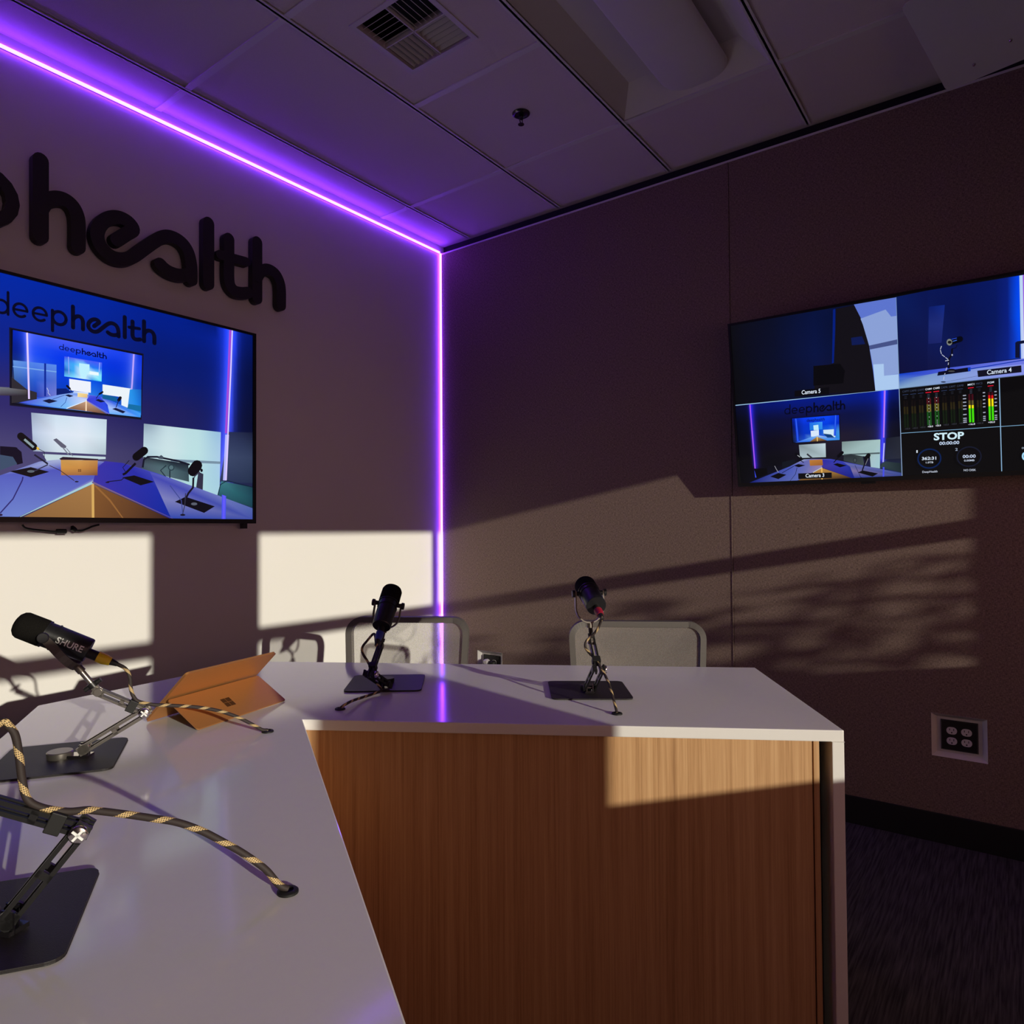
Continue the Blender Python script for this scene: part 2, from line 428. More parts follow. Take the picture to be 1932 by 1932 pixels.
m.prism([lift(q0, 0), lift(q1_, 0), lift(q1_+e_r*.02, 0), lift(q0+e_r*.02, 0)], (0, 0, ZT-TK)); m.build('dark_gap_filler', M['black'], table)  # black filler added behind the open gap, standing in for its shaded interior

def grommet(P, r=.0125):
    m = MB(); m.lathe([(0, r), (.0025, r), (.004, r*.86), (.0042, r*.55), (.0012, r*.5), (.0008, .0)], lift(P, ZT), (0,0,1), 28)
    return m.build('cable_grommet', M['rubber'], table)
g1, g2, g3, g4 = on_z(505, 1381, ZT), on_z(641.7, 1338.5, ZT), on_z(1164, 1347.5, ZT), on_z(543, 1684, ZT)
for g in (g1, g2, g3, g4): grommet(g)

# ------------------------------------------------------------------ microphones and their desk stands
def slot_bar(mb, P, Q, side, w=.0085, t=.0022, slots=True):
    """a flat bar from P to Q with two long slots, lying in the plane of (Q-P) and its width direction"""
    d = Q-P; L = d.length; d = d.normalized(); wd = side.cross(d).normalized()
    rail = .0024
    for s in (-1, 1): mb.obox((P+Q)/2+wd*s*(w-rail), d*(L/2), wd*rail, side*t)
    for f, h in ((.0, .010), (.5, .004), (1.0, .010)): mb.obox(P+d*L*f, d*h, wd*(w*.98), side*t)
    for X in (P, Q): mb.lathe([(-t, .0), (-t, w*1.12), (t, w*1.12), (t, 0)], X, side, 20)
def stand(name, label, ctr, ang, foot, E, W, S, side, arm_mat, group, gap=.011, knob_side=1):
    root = empty(name, (ctr.x, ctr.y, ZT), label, 'microphone stand', group)
    ca, sa = cos(ang), sin(ang)
    pl = MB(); pl.prism([V((ctr.x+x*ca-y*sa, ctr.y+x*sa+y*ca, ZT+.0005)) for x, y in rrect(.206, .206, .016)], (0, 0, .0035))
    pl.build('base_plate', M['plate'], root, bevel=.0006)
    zb = ZT+.004
    ft = MB(); dirb = P2(foot-ctr)
    disc = lift(ctr, zb)
    ft.lathe([(0, 0), (0, .0215), (.004, .0225), (.011, .0225), (.0125, .021), (.0125, 0)], disc, (0,0,1), 32)
    ft.build('foot', arm_mat, root)
    br = MB(); along = P2(foot-disc); L = along.length; along = along.normalized() if L > .004 else P2(E-foot).normalized()
    sd = V((-along.y, along.x, 0))
    br.obox(lift((disc+foot)/2, zb+.0035), along*(L/2+.012), sd*.012, V((0,0,.0025)))
    for s in (-1, 1): br.obox(foot+side*s*.008+V((0,0,-.004)), along*.009, side*.0016, V((0,0,.012)))
    br.lathe([(-.013, 0), (-.013, .005), (.013, .005), (.013, 0)], foot, side, 16)
    br.build('pivot_bracket', M['chrome'] if arm_mat is M['arm'] else M['bronze'], root)
    lo = MB()
    for s in (-1, 1): slot_bar(lo, foot, E, side) if False else slot_bar(lo, foot+side*s*gap, E+side*s*gap, side)
    lo.build('lower_arm', arm_mat, root)
    kb = MB(); kb.lathe([(0, 0), (0, .009), (.003, .0098), (.006, .0092), (.0068, .0082), (.0068, 0)], E+side*knob_side*(gap+.0022), side*knob_side, 24)
    k = kb.build('elbow_knob', M['chrome'], root)
    stx = MB(); c0 = E+side*knob_side*(gap+.0092)
    a1 = side.cross(V((0,0,1))).normalized(); b1 = V((0,0,1))
    for q in (a1*.7+b1*.7, a1*.7-b1*.7): stx.obox(c0, q*.0072, q.cross(side)*.0013, side*.0006)
    stx.build('cross_mark', M['lettering'], k)
    up = MB()
    for s in (-1, 1): slot_bar(up, E+side*s*gap*.45, W+side*s*gap*.45, side, w=.0075)
    up.build('upper_arm', arm_mat, root)
    d2 = (W-E).normalized(); wd = side.cross(d2)
    MB().obox(E+d2*.026, d2*.008, wd*.0115, side*(gap*.45+.0045)).build('cable_strap', M['rubber'], root, bevel=.0012)
    wr = MB(); ds = (S-W).normalized()
    wr.obox(W+ds*.004, ds*.010, side.cross(ds)*.0065, side*.0030)
    wr.lathe([(-.0085, 0), (-.0085, .007), (.0085, .007), (.0085, 0)], W, side, 18)
    wr.lathe([(-.011, 0), (-.011, .0055), (-.0085, .0055)], W, side, 18); wr.build('wrist_joint', M['arm'], root)
    sm = MB(); LS = (S-W).length
    sm.lathe([(.012, 0), (.012, .0055), (LS-.004, .0055), (LS-.004, .0), ], W, ds, 18)
    sm.build('stem', arm_mat, root)
    cl = MB(); cl.lathe([(.012, .005), (.012, .0085), (.022, .0085), (.022, .0055)], W, ds, 20)
    for s in (-1, 1): cl.lathe([(0, .0045), (.009, .0045), (.009, 0)], W+ds*.017+side.cross(ds)*s*.0075, side.cross(ds)*s, 12)
    cl.build('collar', M['darkarm'], root)
    return root

def microphone(name, label, S, P, a, b, ring, group, L=.140, logo=False, plug_len=.050, R=.0270):
    """S bottom of yoke, P pivot, a axis towards the front, b yoke axis"""
    root = empty(name, tuple(S), label, 'microphone', group)
    tp = .56*L; base = P-a*tp
    h = MB(); h.lathe([(0, 0), (0, R*.90), (.002, R*.94), (.003, R*.95), (.46*L, R*.97), (.46*L, R*1.03), (.475*L, R*1.03), (.475*L, R*.97),
                       (.585*L, R*.97), (.585*L, R*1.05), (.605*L, R*1.05), (.605*L, R*.8), (.605*L, 0)], base, a, 40)
    h.build('housing', M['housing'], root)
    w = MB(); w.lathe([(.606*L, 0), (.606*L, R*1.0), (.62*L, R*1.06), (.90*L, R*1.04), (.945*L, R*.94), (.985*L, R*.68), (1.0*L, R*.42), (1.0*L, 0)], base, a, 40)
    w.build('windscreen', M['foam'], root)
    dn = (S-P); D = dn.length; dn = dn.normalized(); Yw = R+.0095
    pts = [P+b*Yw-dn*.006, P+b*Yw+dn*D*.35]
    for k in range(0, 13):
        t = pi*k/12; pts.append(P+b*(Yw*cos(t))+dn*(D*.45+sin(t)*(D*.55-.003)))
    pts += [P-b*Yw+dn*D*.35, P-b*Yw-dn*.006]
    y = MB(); ax = b.cross(dn).normalized()
    y.tube(pts, .003, flat=(.0016, .0075, ax)); 
    y.lathe([(-.010, 0), (-.010, .0075), (.004, .0075), (.004, 0)], S, -dn, 18)
    y.build('yoke', M['yoke'], root)
    for s in (-1, 1):
        k = MB(); k.lathe([(-.010, .0), (-.010, .006), (0, .006), (0, .0095), (.0065, .0095), (.0075, .0085), (.0075, 0)], P+b*s*(Yw+.0012), b*s, 22)
        k.build('yoke_knob', M['black'], root)
    dv = (V((0,0,-1))-a*V((0,0,-1)).dot(a)).normalized()
    pb = base+dv*.004
    c = MB(); c.lathe([(0, 0), (0, .0092), (.018, .0092), (.018, 0)], pb, -a, 20); con = c.build('plug', M['rubber'], root)
    c = MB(); c.lathe([(.018, .0), (.018, .0106), (.030, .0106), (.043, .0078), (.043, 0)], pb, -a, 20); c.build('colour_ring', M[ring], con)
    c = MB(); c.lathe([(.043, .0068), (plug_len+.012, .0042), (plug_len+.012, 0)], pb, -a, 16); c.build('strain_relief', M['rubber'], con)
    if logo:
        # lettering wrapped on the side of the housing that faces away from b's positive side
        s = b if (CAM-P).dot(b) > 0 else -b
        upv = (a.cross(s)); upv = upv if upv.z > 0 else -upv
        right = -a; tris = glyphs('SHURE', .018)
        wd = .048; m = MB()
        org = base+a*.056
        for poly in tris:
            vs = []
            for gx, gy in poly:
                ang = (gy*wd*1.05-.0030)/R
                vs.append(org+right*(gx*wd)+(s*cos(ang)+upv*sin(ang))*(R*.985))
            m.add(vs, [tuple(range(len(vs)))])
        m.build('lettering', M['lettering'], root, auto=False)
    return root, pb-a*(plug_len+.010)

def cable(name, label, pts, r=.0040, n=7, group='braided microphone cables'):
    m = MB(); m.tube(smooth_path(pts, n), r, 10)
    return tag(m.build(name, M['cable']), label, 'cable', group)

_G = {}
def glyphs(s, bold=.0):
    """triangles of a line of built-in type, scaled to width 1, baseline 0"""
    if (s, bold) in _G: return _G[(s, bold)]
    cu = bpy.data.curves.new('t', 'FONT'); cu.body = s; cu.size = 1; cu.offset = bold; cu.resolution_u = 3
    ob = bpy.data.objects.new('t', cu); COL.objects.link(ob)
    dg = bpy.context.evaluated_depsgraph_get(); me = bpy.data.meshes.new_from_object(ob.evaluated_get(dg))
    xs = [v.co.x for v in me.vertices]; x0, w = min(xs), max(xs)-min(xs)
    out = [[((me.vertices[i].co.x-x0)/w, me.vertices[i].co.y/w) for i in p.vertices] for p in me.polygons]
    ys = [q[1] for p in out for q in p]
    bpy.data.objects.remove(ob); bpy.data.curves.remove(cu); bpy.data.meshes.remove(me)
    _G[(s, bold)] = out
    return out

n1 = V((.841, -.541, 0)); n2 = V((-.851, -.525, 0))
def horiz(v): return V((v.x, v.y, 0)).normalized()
MG, SG = 'microphones on the conference table', 'microphone stands on the conference table'

# -- microphone beside the tablet (side view, lettering towards the room)
sd1 = V((-n1.y, n1.x, 0)); sd1 = -sd1 if (CAM-V((-2.49,-1.3,.9))).dot(sd1) < 0 else sd1
f1 = V((-2.491, -1.297, .761)); PB = f1+n1
J = lambda x, y: on_v(x, y, f1, PB)
E1, W1, S1 = J(274, 1342), J(186, 1305), J(148, 1260)
st1 = stand('microphone_stand', 'gunmetal slotted desk arm on square black plate left of the copper tablet', V((-2.52, -1.262, 0)), math.atan2(-.541, .841),
      f1, E1, W1, S1, sd1, M['arm'], SG)
F1, R1 = J(29, 1174), J(168, 1228); a1 = (F1-R1).normalized(); Pv1 = R1+a1*((F1-R1).length*.56)
mic1, q1 = microphone('microphone', 'black microphone with white lettering and yellow plug, left of the copper tablet', S1, Pv1, a1, sd1, 'yellow', MG, L=(F1-R1).length, logo=True, plug_len=.044, R=.0242)
up1 = sd1*.006
cable('microphone_cable', 'braided cable from the yellow plug down to the table hole near the copper tablet',
      [q1+a1*.012, q1] + [J(*p)+up1*0 for p in ((237,1262),(245,1279),(247,1300),(253,1316),(263,1324))] +
      [on_v(x, y, E1, g1) for x, y in ((290,1329.5),(320,1331),(350,1332.5),(382,1335.5),(412,1341),(438,1349),(460,1358.5),(483,1370.5),(495,1377))] + [lift(g1, ZT+.004)], r=.0036)

# -- nearest microphone at the lower left (its head is outside the frame)
f4 = V((-2.794, -1.852, .761)); PB4 = f4+n1
J4 = lambda x, y: on_v(x, y, f4, PB4)
E4 = J4(153.7, 1563); W4 = E4+(J4(0, 1519)-E4).normalized()*.098; S4 = W4+V((-.085, .055, .050))
st4 = stand('microphone_stand', 'nearest black slotted desk arm on square plate, lower left', V((-2.812, -1.808, 0)), math.atan2(-.541, .841),
      f4, E4, W4, S4, sd1, M['darkarm'], SG)
a4 = a1; Pv4 = S4+(Pv1-S1)
mic4, q4 = microphone('microphone', 'nearest black microphone, mostly past the left edge of the photo', S4, Pv4, a4, sd1, 'yellow', MG)
cable('microphone_cable', 'thick braided cable arching across the table from the nearest black desk arm',
      [q4+a4*.012, q4] + [J4(*p) for p in ((0,1364),(16.5,1370),(29,1388),(36,1426),(42,1472),(52,1508),(80,1524),(126,1531))] +
      [on_v(x, y, E4, g4) for x, y in ((160,1528.5),(176.5,1529),(231,1535.5),(282,1543),(334,1551.5),(378.7,1567),(420,1588),(462,1612),(500.6,1640),(526,1669))] + [lift(g4, ZT+.004)], r=.0042)

# -- microphone on the right arm of the table in front of the first chair
f2 = V((-1.765, -1.353, .761)) + V((.035, .035, 0))
f2 = on_z(727, 1291, .758)
E2 = V((-1.807, -1.369, .797)); W2 = V((-1.716, -1.290, .849))
E2 = on_plane(699, 1272, V((-1.80, -1.36, .79)), FW); W2 = on_plane(717.6, 1219, V((-1.735, -1.305, .85)), FW)
S2 = on_plane(725, 1187, W2+V((.004, .004, 0)), FW); Pv2 = on_plane(732.4, 1140, S2+V((.012, .010, 0)), FW)
sd2 = horiz((W2-E2).cross(V((0,0,1))))
if (CAM-E2).dot(sd2) < 0: sd2 = -sd2
st2 = stand('microphone_stand', 'black desk arm on square plate in the shade, before the corner light strip', V((-1.697, -1.289, 0)), math.atan2(-.161, .133),
      f2, E2, W2, S2, sd2, M['darkarm'], SG)
a2 = (on_plane(743.8, 1103, Pv2+V((.040, .036, 0)), FW)-Pv2).normalized()
b2 = horiz(RT*.98+FW*.1); b2 = (b2-a2*b2.dot(a2)).normalized()
mic2, q2 = microphone('microphone', 'black microphone with blue plug, rear turned here, left of the corner light strip', S2, Pv2, a2, b2, 'blue', MG)
PW = FW
def near2(x, y, d=0): return on_plane(x, y, W2-FW*d, FW)
cable('microphone_cable', 'dark cable looping from the blue plug to the table hole by its plate',
      [q2+a2*.012, q2] + [near2(*p) for p in ((706,1196,.03),(692.7,1209,.03),(683.3,1222,.035),(685,1234,.04),(693,1247,.045),(700,1262,.06))] +
      [on_z(704, 1277, ZT+.030), on_z(713, 1292, ZT+.022), on_z(719.6, 1302, ZT+.010), on_z(706, 1308.5, ZT+.006), on_z(684.6, 1315.5, ZT+.007), on_z(664, 1322.5, ZT+.012), on_z(650, 1330, ZT+.012), lift(g2, ZT+.003)], r=.0034)

# -- microphone near the outer end of the right arm
f3 = on_z(1112.6, 1297, .758)
E3 = on_plane(1128.3, 1262.8, V((-1.525, -1.866, .82)), FW); W3 = on_plane(1117, 1211, V((-1.476, -1.822, .877)), FW)
S3 = on_plane(1113, 1177, W3, FW); Pv3 = on_plane(1111.5, 1119, S3+V((.008, .006, 0)), FW)
sd3 = horiz(RT); 
st3 = stand('microphone_stand', 'black forked desk arm on square plate in the sun, nearest the table end', V((-1.443, -1.792, 0)), math.atan2(-.17, .121),
      f3, E3, W3, S3, sd3, M['darkarm'], SG, gap=.0125)
a3 = (on_plane(1102, 1102, Pv3+FW*.055, FW)-Pv3).normalized()
b3 = horiz(RT); b3 = (b3-a3*b3.dot(a3)).normalized()
mic3, q3 = microphone('microphone', 'black microphone with red plug and open yoke, rear turned here, nearest the table end', S3, Pv3, a3, b3, 'red', MG)
def near3(x, y, d=0): return on_plane(x, y, W3-FW*d, FW)
cable('microphone_cable', 'braided cable from the red plug winding down its arm to the front table hole',
      [q3+a3*.012, q3, near3(1135.5,1160,.05), near3(1134,1171,.03), near3(1126,1189,.02), near3(1114,1202,.014), near3(1106,1210,.014), near3(1104.3,1220.6,.02), near3(1111,1231,.03), near3(1122.5,1243,.045), near3(1132.5,1258,.07),
       near3(1140.7,1272,.085)] + [on_v(x, y, near3(1140.7,1272,.085), g3) for x, y in ((1150.7,1296),(1157.3,1319),(1162,1336))] + [lift(g3, ZT+.003)], r=.0034)

# ------------------------------------------------------------------ tablet
BL = on_z(274.4, 1364.8, ZT); FL = on_z(357.8, 1384, ZT); FR = on_z(529.5, 1326, ZT)
BL, FL, FR = (q_+V((0, 0, .002)) for q_ in (BL, FL, FR))
wv = (FR-FL); TWD = wv.length; wv = wv.normalized()
TL = on_plane(351.4, 1273, BL, wv); HL = on_plane(314.5, 1321.4, BL, wv); FLs = BL+(FL-BL)-wv*(FL-BL).dot(wv)
tab = empty('tablet', tuple(BL+wv*TWD/2), 'copper backed tablet propped on its kickstand, screen turned away', 'tablet')
upt = (TL-BL).normalized(); nrm = wv.cross(upt).normalized()
if (CAM-BL).dot(nrm) < 0: nrm = -nrm
H_T = (TL-BL).length; BL = BL+nrm*.003+V((0, 0, .003))
def pc(c, hw, hh, r, ux, uy, nn, th):
    return MB().prism([c+ux*x+uy*y for x, y in rrect(2*hw, 2*hh, r)], nn*th)
ctr = BL+wv*TWD/2+upt*H_T/2
pc(ctr-nrm*.006, TWD/2, H_T/2, .008, wv, upt, nrm, .0058).build('body', M['copper'], tab, bevel=.0008)
pc(ctr-nrm*.0072, TWD/2-.003, H_T/2-.003, .006, wv, upt, nrm, .0011).build('screen', M['glass'], tab)
ks_u = (HL-FLs).normalized(); ks_n = wv.cross(ks_u).normalized()
if (CAM-BL).dot(ks_n) < 0: ks_n = -ks_n
KH = (HL-FLs).length; kc = FLs+wv*TWD/2+ks_u*KH/2
ks = pc(kc-ks_n*.002, TWD/2-.001, KH/2, .006, wv, ks_u, ks_n, .0028).build('kickstand', M['copper'], tab, bevel=.0006)
lg = MB(); lc = on_plane(430, 1325, kc, ks_n)+ks_n*.0010
for i in (-1, 1):
    for j in (-1, 1): lg.obox(lc+wv*i*.0072+ks_u*j*.0072, wv*.0064, ks_u*.0064, ks_n*.0004)
lg.build('logo', M['logo'], ks, auto=False)

# ------------------------------------------------------------------ chairs
def chair(name, label, mid, dirv, W=.452, ztop=.858):
    """office chair; mid = ground point under the backrest centre, dirv along its width"""
    fwd = V((dirv.y, -dirv.x, 0)).normalized()
    if (V((-1.6, -1.4, 0))-mid).dot(fwd) < 0: fwd = -fwd
    root = empty(name, (mid.x, mid.y, 0), label, 'chair', 'mesh back office chairs')
    dz = V((0, 0, 1)); back = (dz*1-fwd*.10).normalized(); H = .47
    c = V((mid.x, mid.y, ztop))-back*(H/2)
    def bp(x, y): return c+dirv*x+back*y-fwd*(.028*(1-(2*x/W)**2))
    ring = [(x*(1-.10*(1-(y+H/2)/H)), y) for x, y in rrect(W-.02, H-.02, .050, 8)]
    fr = MB(); fr.tube([bp(x, y)-fwd*.004 for x, y in ring], .015, 8, closed=True, flat=(.010, .019, fwd)); fr.build('back_frame', M['chair'], root)
    ms = MB(); nr = len(ring); NL = 9; g = []
    for l in range(NL):
        f = 1.02*(1-l/NL)
        g += [bp(x*f, y*f)+fwd*.009 for x, y in ring]
    g.append(bp(0, 0)+fwd*.009); fs = []
    for l in range(NL-1): fs += [(l*nr+i, l*nr+(i+1)%nr, (l+1)*nr+(i+1)%nr, (l+1)*nr+i) for i in range(nr)]
    fs += [((NL-1)*nr+i, (NL-1)*nr+(i+1)%nr, NL*nr) for i in range(nr)]
    ms.add(g, fs, True); ms.build('mesh_back', M['weave'], root)
    sp = MB(); sp.tube(smooth_path([bp(0, -H*.30)-fwd*.02, bp(0, -H*.5)-fwd*.045, V((mid.x, mid.y, .40))+fwd*.02, V((mid.x, mid.y, .39))+fwd*.16], 5), .018, 8); sp.build('spine', M['chair'], root)
    sc_ = V((mid.x, mid.y, .44))+fwd*.25
    s = MB(); s.prism([sc_+dirv*x+fwd*y for x, y in rrect(.47, .46, .07)], (0, 0, .05)); s.build('seat', M['cushion'], root, bevel=.012)
    cl = MB(); b0 = V((sc_.x, sc_.y, .06)); cl.lathe([(.02, 0), (.02, .026), (.22, .026), (.22, .017), (.38, .017), (.38, .0)], b0, (0,0,1), 18); cl.build('column', M['black'], root)
    for k in range(5):
        a = 2*pi*k/5+.3; d = V((cos(a), sin(a), 0)); l = MB()
        l.tube([b0+dz*.05, b0+d*.15+dz*.035, b0+d*.27+dz*.015], [.020, .016, .012], 8); leg = l.build('leg', M['black'], root)
        w = MB(); t = V((-d.y, d.x, 0)); w.lathe([(-.016, 0), (-.016, .026), (.016, .026), (.016, 0)], b0+d*.27-dz*.0335, t, 16); w.build('caster', M['rubber'], leg)
    return root
dch = V((.525, -.851, 0)).normalized(); L0 = V((-1.38, -.76, 0))
chair('office_chair', 'grey mesh back office chair in front of the corner light strip', L0+dch*.222, dch)
chair('office_chair', 'grey mesh back office chair by the fabric wall, behind the right end of the table', L0+dch*1.036, dch, W=.475, ztop=.848)

# ------------------------------------------------------------------ wall sign lettering
SY = -.036
def sg(x, y): p = on_y(x/3.331, 250+y/3.331, SY); return (p.x, p.z)
def sgl(pts): return [sg(*p) for p in pts]
SW = .050
pz = on_y(10, 379, SY).z
def arcp(cx, cz, r, a0, a1, n=18): return [(cx+r*cos(radians(a0+(a1-a0)*k/n)), cz+r*sin(radians(a0+(a1-a0)*k/n))) for k in range(n+1)]
rb = .082
px_, e2_, e1_, d_ = -2.285, -2.52, -2.755, -2.985
xz = pz
LET = [  # name, strokes [(points, half width, smooth)]
    ('letter_d', [(arcp(d_, xz, rb, 0, 360), .017), ([(d_+rb, xz-rb-.004), (d_+rb, xz+.195)], .017)]),
    ('letter_e', [([(e1_-rb+.002, xz), (e1_+rb, xz)] , .015), (arcp(e1_, xz, rb, 0, 312), .017)]),
    ('letter_e', [([(e2_-rb+.002, xz), (e2_+rb, xz)] , .015), (arcp(e2_, xz, rb, 0, 312), .017)]),
    ('letter_p', [(arcp(px_, xz, rb, 0, 360), .020), ([(px_-rb, xz+rb), (px_-rb, xz-.175)], .020)]),
]
def smooth2(p, n=6):
    q = smooth_path([V((a, b, 0)) for a, b in p], n); return [(v.x, v.y) for v in q]
LET.append(('letter_h', [(sgl([(257,172),(257,652)]), SW/2), (sgl(smooth2([(262,470),(285,438),(325,417),(370,412),(415,424),(456,458),(482,508),(492,570),(492,718)])), SW/2)]))
LET += [
    ('letters_ea', [(sgl(smooth2([(735,676),(790,640),(838,608),(815,566),(768,538),(715,532),(660,552),(622,596),(612,650),(630,706),(670,755),(724,788),(785,796),(840,776),(905,730),(965,688),(1015,660),(1062,652),(1112,668),(1155,702),(1185,752),(1200,815),(1204,870),(1204,925)])), SW/2),
                    (sgl(smooth2([(1196,893),(1130,896),(1075,880),(1035,855),(1008,828)])), SW/2)]),
    ('letter_l', [(sgl([(1312,568),(1312,950)]), SW/2)]),
    ('letter_t', [(sgl(smooth2([(1440,668),(1440,800),(1440,915),(1452,966),(1482,998),(1525,1008),(1560,1006)])), SW/2), (sgl([(1385,768),(1548,812)]), SW*.40)]),
    ('letter_h', [(sgl([(1618,688),(1618,1042)]), SW/2), (sgl(smooth2([(1622,905),(1640,876),(1672,860),(1705,866),(1738,892),(1760,938),(1768,990),(1768,1085)])), SW/2)]),
]
def stroke_polys(pts, hw, caps=True):
    """flat pieces covering a round ended stroke"""
    out = []; n = len(pts); L, R = [], []
    for i in range(n):
        a = pts[max(i-1, 0)]; b = pts[min(i+1, n-1)]; d = V((b[0]-a[0], b[1]-a[1])); d = d.normalized(); q = V((-d.y, d.x))
        L.append((pts[i][0]+q.x*hw, pts[i][1]+q.y*hw)); R.append((pts[i][0]-q.x*hw, pts[i][1]-q.y*hw))
    for i in range(n-1): out.append([L[i], R[i], R[i+1], L[i+1]])
    if caps:
        for e in (pts[0], pts[-1]): out.append([(e[0]+hw*cos(2*pi*k/16), e[1]+hw*sin(2*pi*k/16)) for k in range(16)])
    return out
sign = empty('wall_sign', (-2.1, 0, 2.3), 'black raised letter sign reading deephealth on the white wall', 'sign')
LX_0, LX_1 = d_-rb-.017, sg(1768, 1000)[0]+SW/2
LZ_0 = xz-rb-.017
LOGO = []
for nm, strokes in LET:
    m = MB(); kk = 0
    for pts, hw in strokes:
        for poly in stroke_polys(pts, hw):
            kk += 1; sy = SY-kk*1.5e-5; m.prism([V((x, sy, z)) for x, z in poly], (0, -SY-.004, 0))
            LOGO.append([((x-LX_0)/(LX_1-LX_0), (z-LZ_0)/(LX_1-LX_0)) for x, z in poly])
    m.build(nm, M['sign'], sign, auto=False)

# ------------------------------------------------------------------ televisions with their pictures
class Pic:
    """a picture of coloured pieces lying on a screen plane, measured in crop pixels of the photograph"""
    def __init__(self, P, n): self.P, self.n = P, n.normalized(); self.v, self.f, self.c = [], [], []; self.k = 0; self.lim = None
    def crop(self, x0, y0, s): self.x0, self.y0, self.s = x0, y0, s; return self
    def pt(self, x, y): return on_plane(self.x0+x/self.s, self.y0+y/self.s, self.P, self.n)
    def poly(self, pts, col, k=None):
        self.k += 1; off = self.n*(self.k*1.0e-5 if k is None else k*1e-5)
        cols = col if isinstance(col[0], (tuple, list)) else [col]*len(pts)
        o = len(self.v); self.v += [self.pt(*p)+off for p in pts]; self.f.append(tuple(range(o, o+len(pts)))); self.c.append([rgb(*c) for c in cols])
    def grid(self, corners, cols, lines=(), res=None):
        """corners tl,tr,br,bl ; cols rows of colours -> smoothly graded patch; lines (x0,y0,x1,y1,wl,wr,colour) add soft light lines"""
        self.k += 1; kk = self.k; tl, tr, br, bl = [V((*c, 0)) for c in corners]; my, mx = len(cols), len(cols[0])
        ny, nx = res or (my, mx)
        def P(i, j):
            u, v = i/(nx-1), j/(ny-1); q = (tl*(1-u)+tr*u)*(1-v)+(bl*(1-u)+br*u)*v; return (q.x, q.y)
        def Cl(i, j):
            u, v = i/(nx-1)*(mx-1), j/(ny-1)*(my-1); a, b = min(int(u), mx-2), min(int(v), my-2); fu, fv = u-a, v-b
            fu, fv = fu*fu*(3-2*fu), fv*fv*(3-2*fv)
            c = [(cols[b][a][k]*(1-fu)+cols[b][a+1][k]*fu)*(1-fv)+(cols[b+1][a][k]*(1-fu)+cols[b+1][a+1][k]*fu)*fv for k in range(3)]
            x, y = P(i, j)
            for x0, y0, x1, y1, wl, wr, lc in lines:
                t = (y-y0)/(y1-y0)
                if not -.03 < t < 1.03: continue
                d = x-(x0+(x1-x0)*t); w = wl if d < 0 else wr; e = math.exp(-(abs(d)/w)**1.3)
                c = [c[k]+lc[k]*e for k in range(3)]
            return tuple(min(255, q) for q in c)
        if res is None and not lines:
            Cl = lambda i, j: cols[j][i]
        for j in range(ny-1):
            for i in range(nx-1):
                self.poly([P(i,j),P(i+1,j),P(i+1,j+1),P(i,j+1)], [Cl(i,j),Cl(i+1,j),Cl(i+1,j+1),Cl(i,j+1)], kk)
        self.k = kk
    def strip(self, pts, w, col):
        self.k += 1; k = self.k
        for poly in stroke_polys(pts, w/2, caps=False): self.poly(poly, col, k)
        self.k = k
    def glow(self, x0, y0, x1, y1, w, core, edge, bg, bgr=None, wr=None):
        """upright light line: a bright core that falls off softly to either side"""
        bgr = bgr or bg; wr = wr or w
        def mixc(p_, q_, t): return tuple(p_[i]*(1-t)+q_[i]*t for i in range(3))
        st_ = [(-1, 0), (-.55, .16), (-.28, .42), (-.10, .80), (-.05, 1)]
        seq = [(f*w, mixc(bg, edge, t)) for f, t in st_]+[(0, core)]+[(-f*wr, mixc(bgr, edge, t)) for f, t in st_[::-1]]
        for (a, ca), (b, cb) in zip(seq, seq[1:]):
            self.poly([(x0+a,y0),(x0+b,y0),(x1+b,y1),(x1+a,y1)], [ca,cb,cb,ca])
    def ell(self, x, y, rx, ry, col, n=20): self.poly([(x+rx*cos(2*pi*i/n), y+ry*sin(2*pi*i/n)) for i in range(n)], col)
    def ring(self, x, y, rx, ry, w, col, sl=0, n=32):
        self.k += 1; k = self.k
        for i in range(n):
            a, b = 2*pi*i/n, 2*pi*(i+1)/n
            self.poly([(x+rx*cos(a), y+ry*sin(a)+sl*cos(a)), (x+rx*cos(b), y+ry*sin(b)+sl*cos(b)), (x+(rx-w)*cos(b), y+(ry-w)*sin(b)+sl*cos(b)), (x+(rx-w)*cos(a), y+(ry-w)*sin(a)+sl*cos(a))], col, k)
        self.k = k
    def shapes(self, polys, P0, P1, h, col, hmax):
        self.k += 1; k = self.k; dx, dy = P1[0]-P0[0], P1[1]-P0[1]
        for p in polys: self.poly([(P0[0]+x*dx, P0[1]+x*dy-y/hmax*h) for x, y in p], col, k)
        self.k = k
    def text(self, s, P0, P1, h, col, bold=0.0):
        g = glyphs(s, bold); hm = max(q[1] for p in g for q in p); self.shapes(g, P0, P1, h, col, hm)
    def logo(self, P0, P1, h, col):
        hm = max(q[1] for p in LOGO for q in p); self.shapes(LOGO, P0, P1, h, col, hm)
    def build(self, parent):
        if self.lim:                             # keep the picture inside its frame
            O, axes = self.lim
            for v in self.v:
                for ax, lo, hi in axes:
                    t = (v-O).dot(ax); v += ax*(min(max(t, lo), hi)-t)
        me = bpy.data.meshes.new('screen'); me.from_pydata([tuple(p) for p in self.v], [], self.f); me.materials.append(M['screen'])
        at = me.color_attributes.new('picture', 'FLOAT_COLOR', 'CORNER'); i = 0
        for cs in self.c:
            for c in cs: at.data[i].color = c; i += 1
        o = bpy.data.objects.new('screen', me); COL.objects.link(o); o.parent = parent; o.matrix_parent_inverse = Matrix.Translation(-parent.location)
        return o

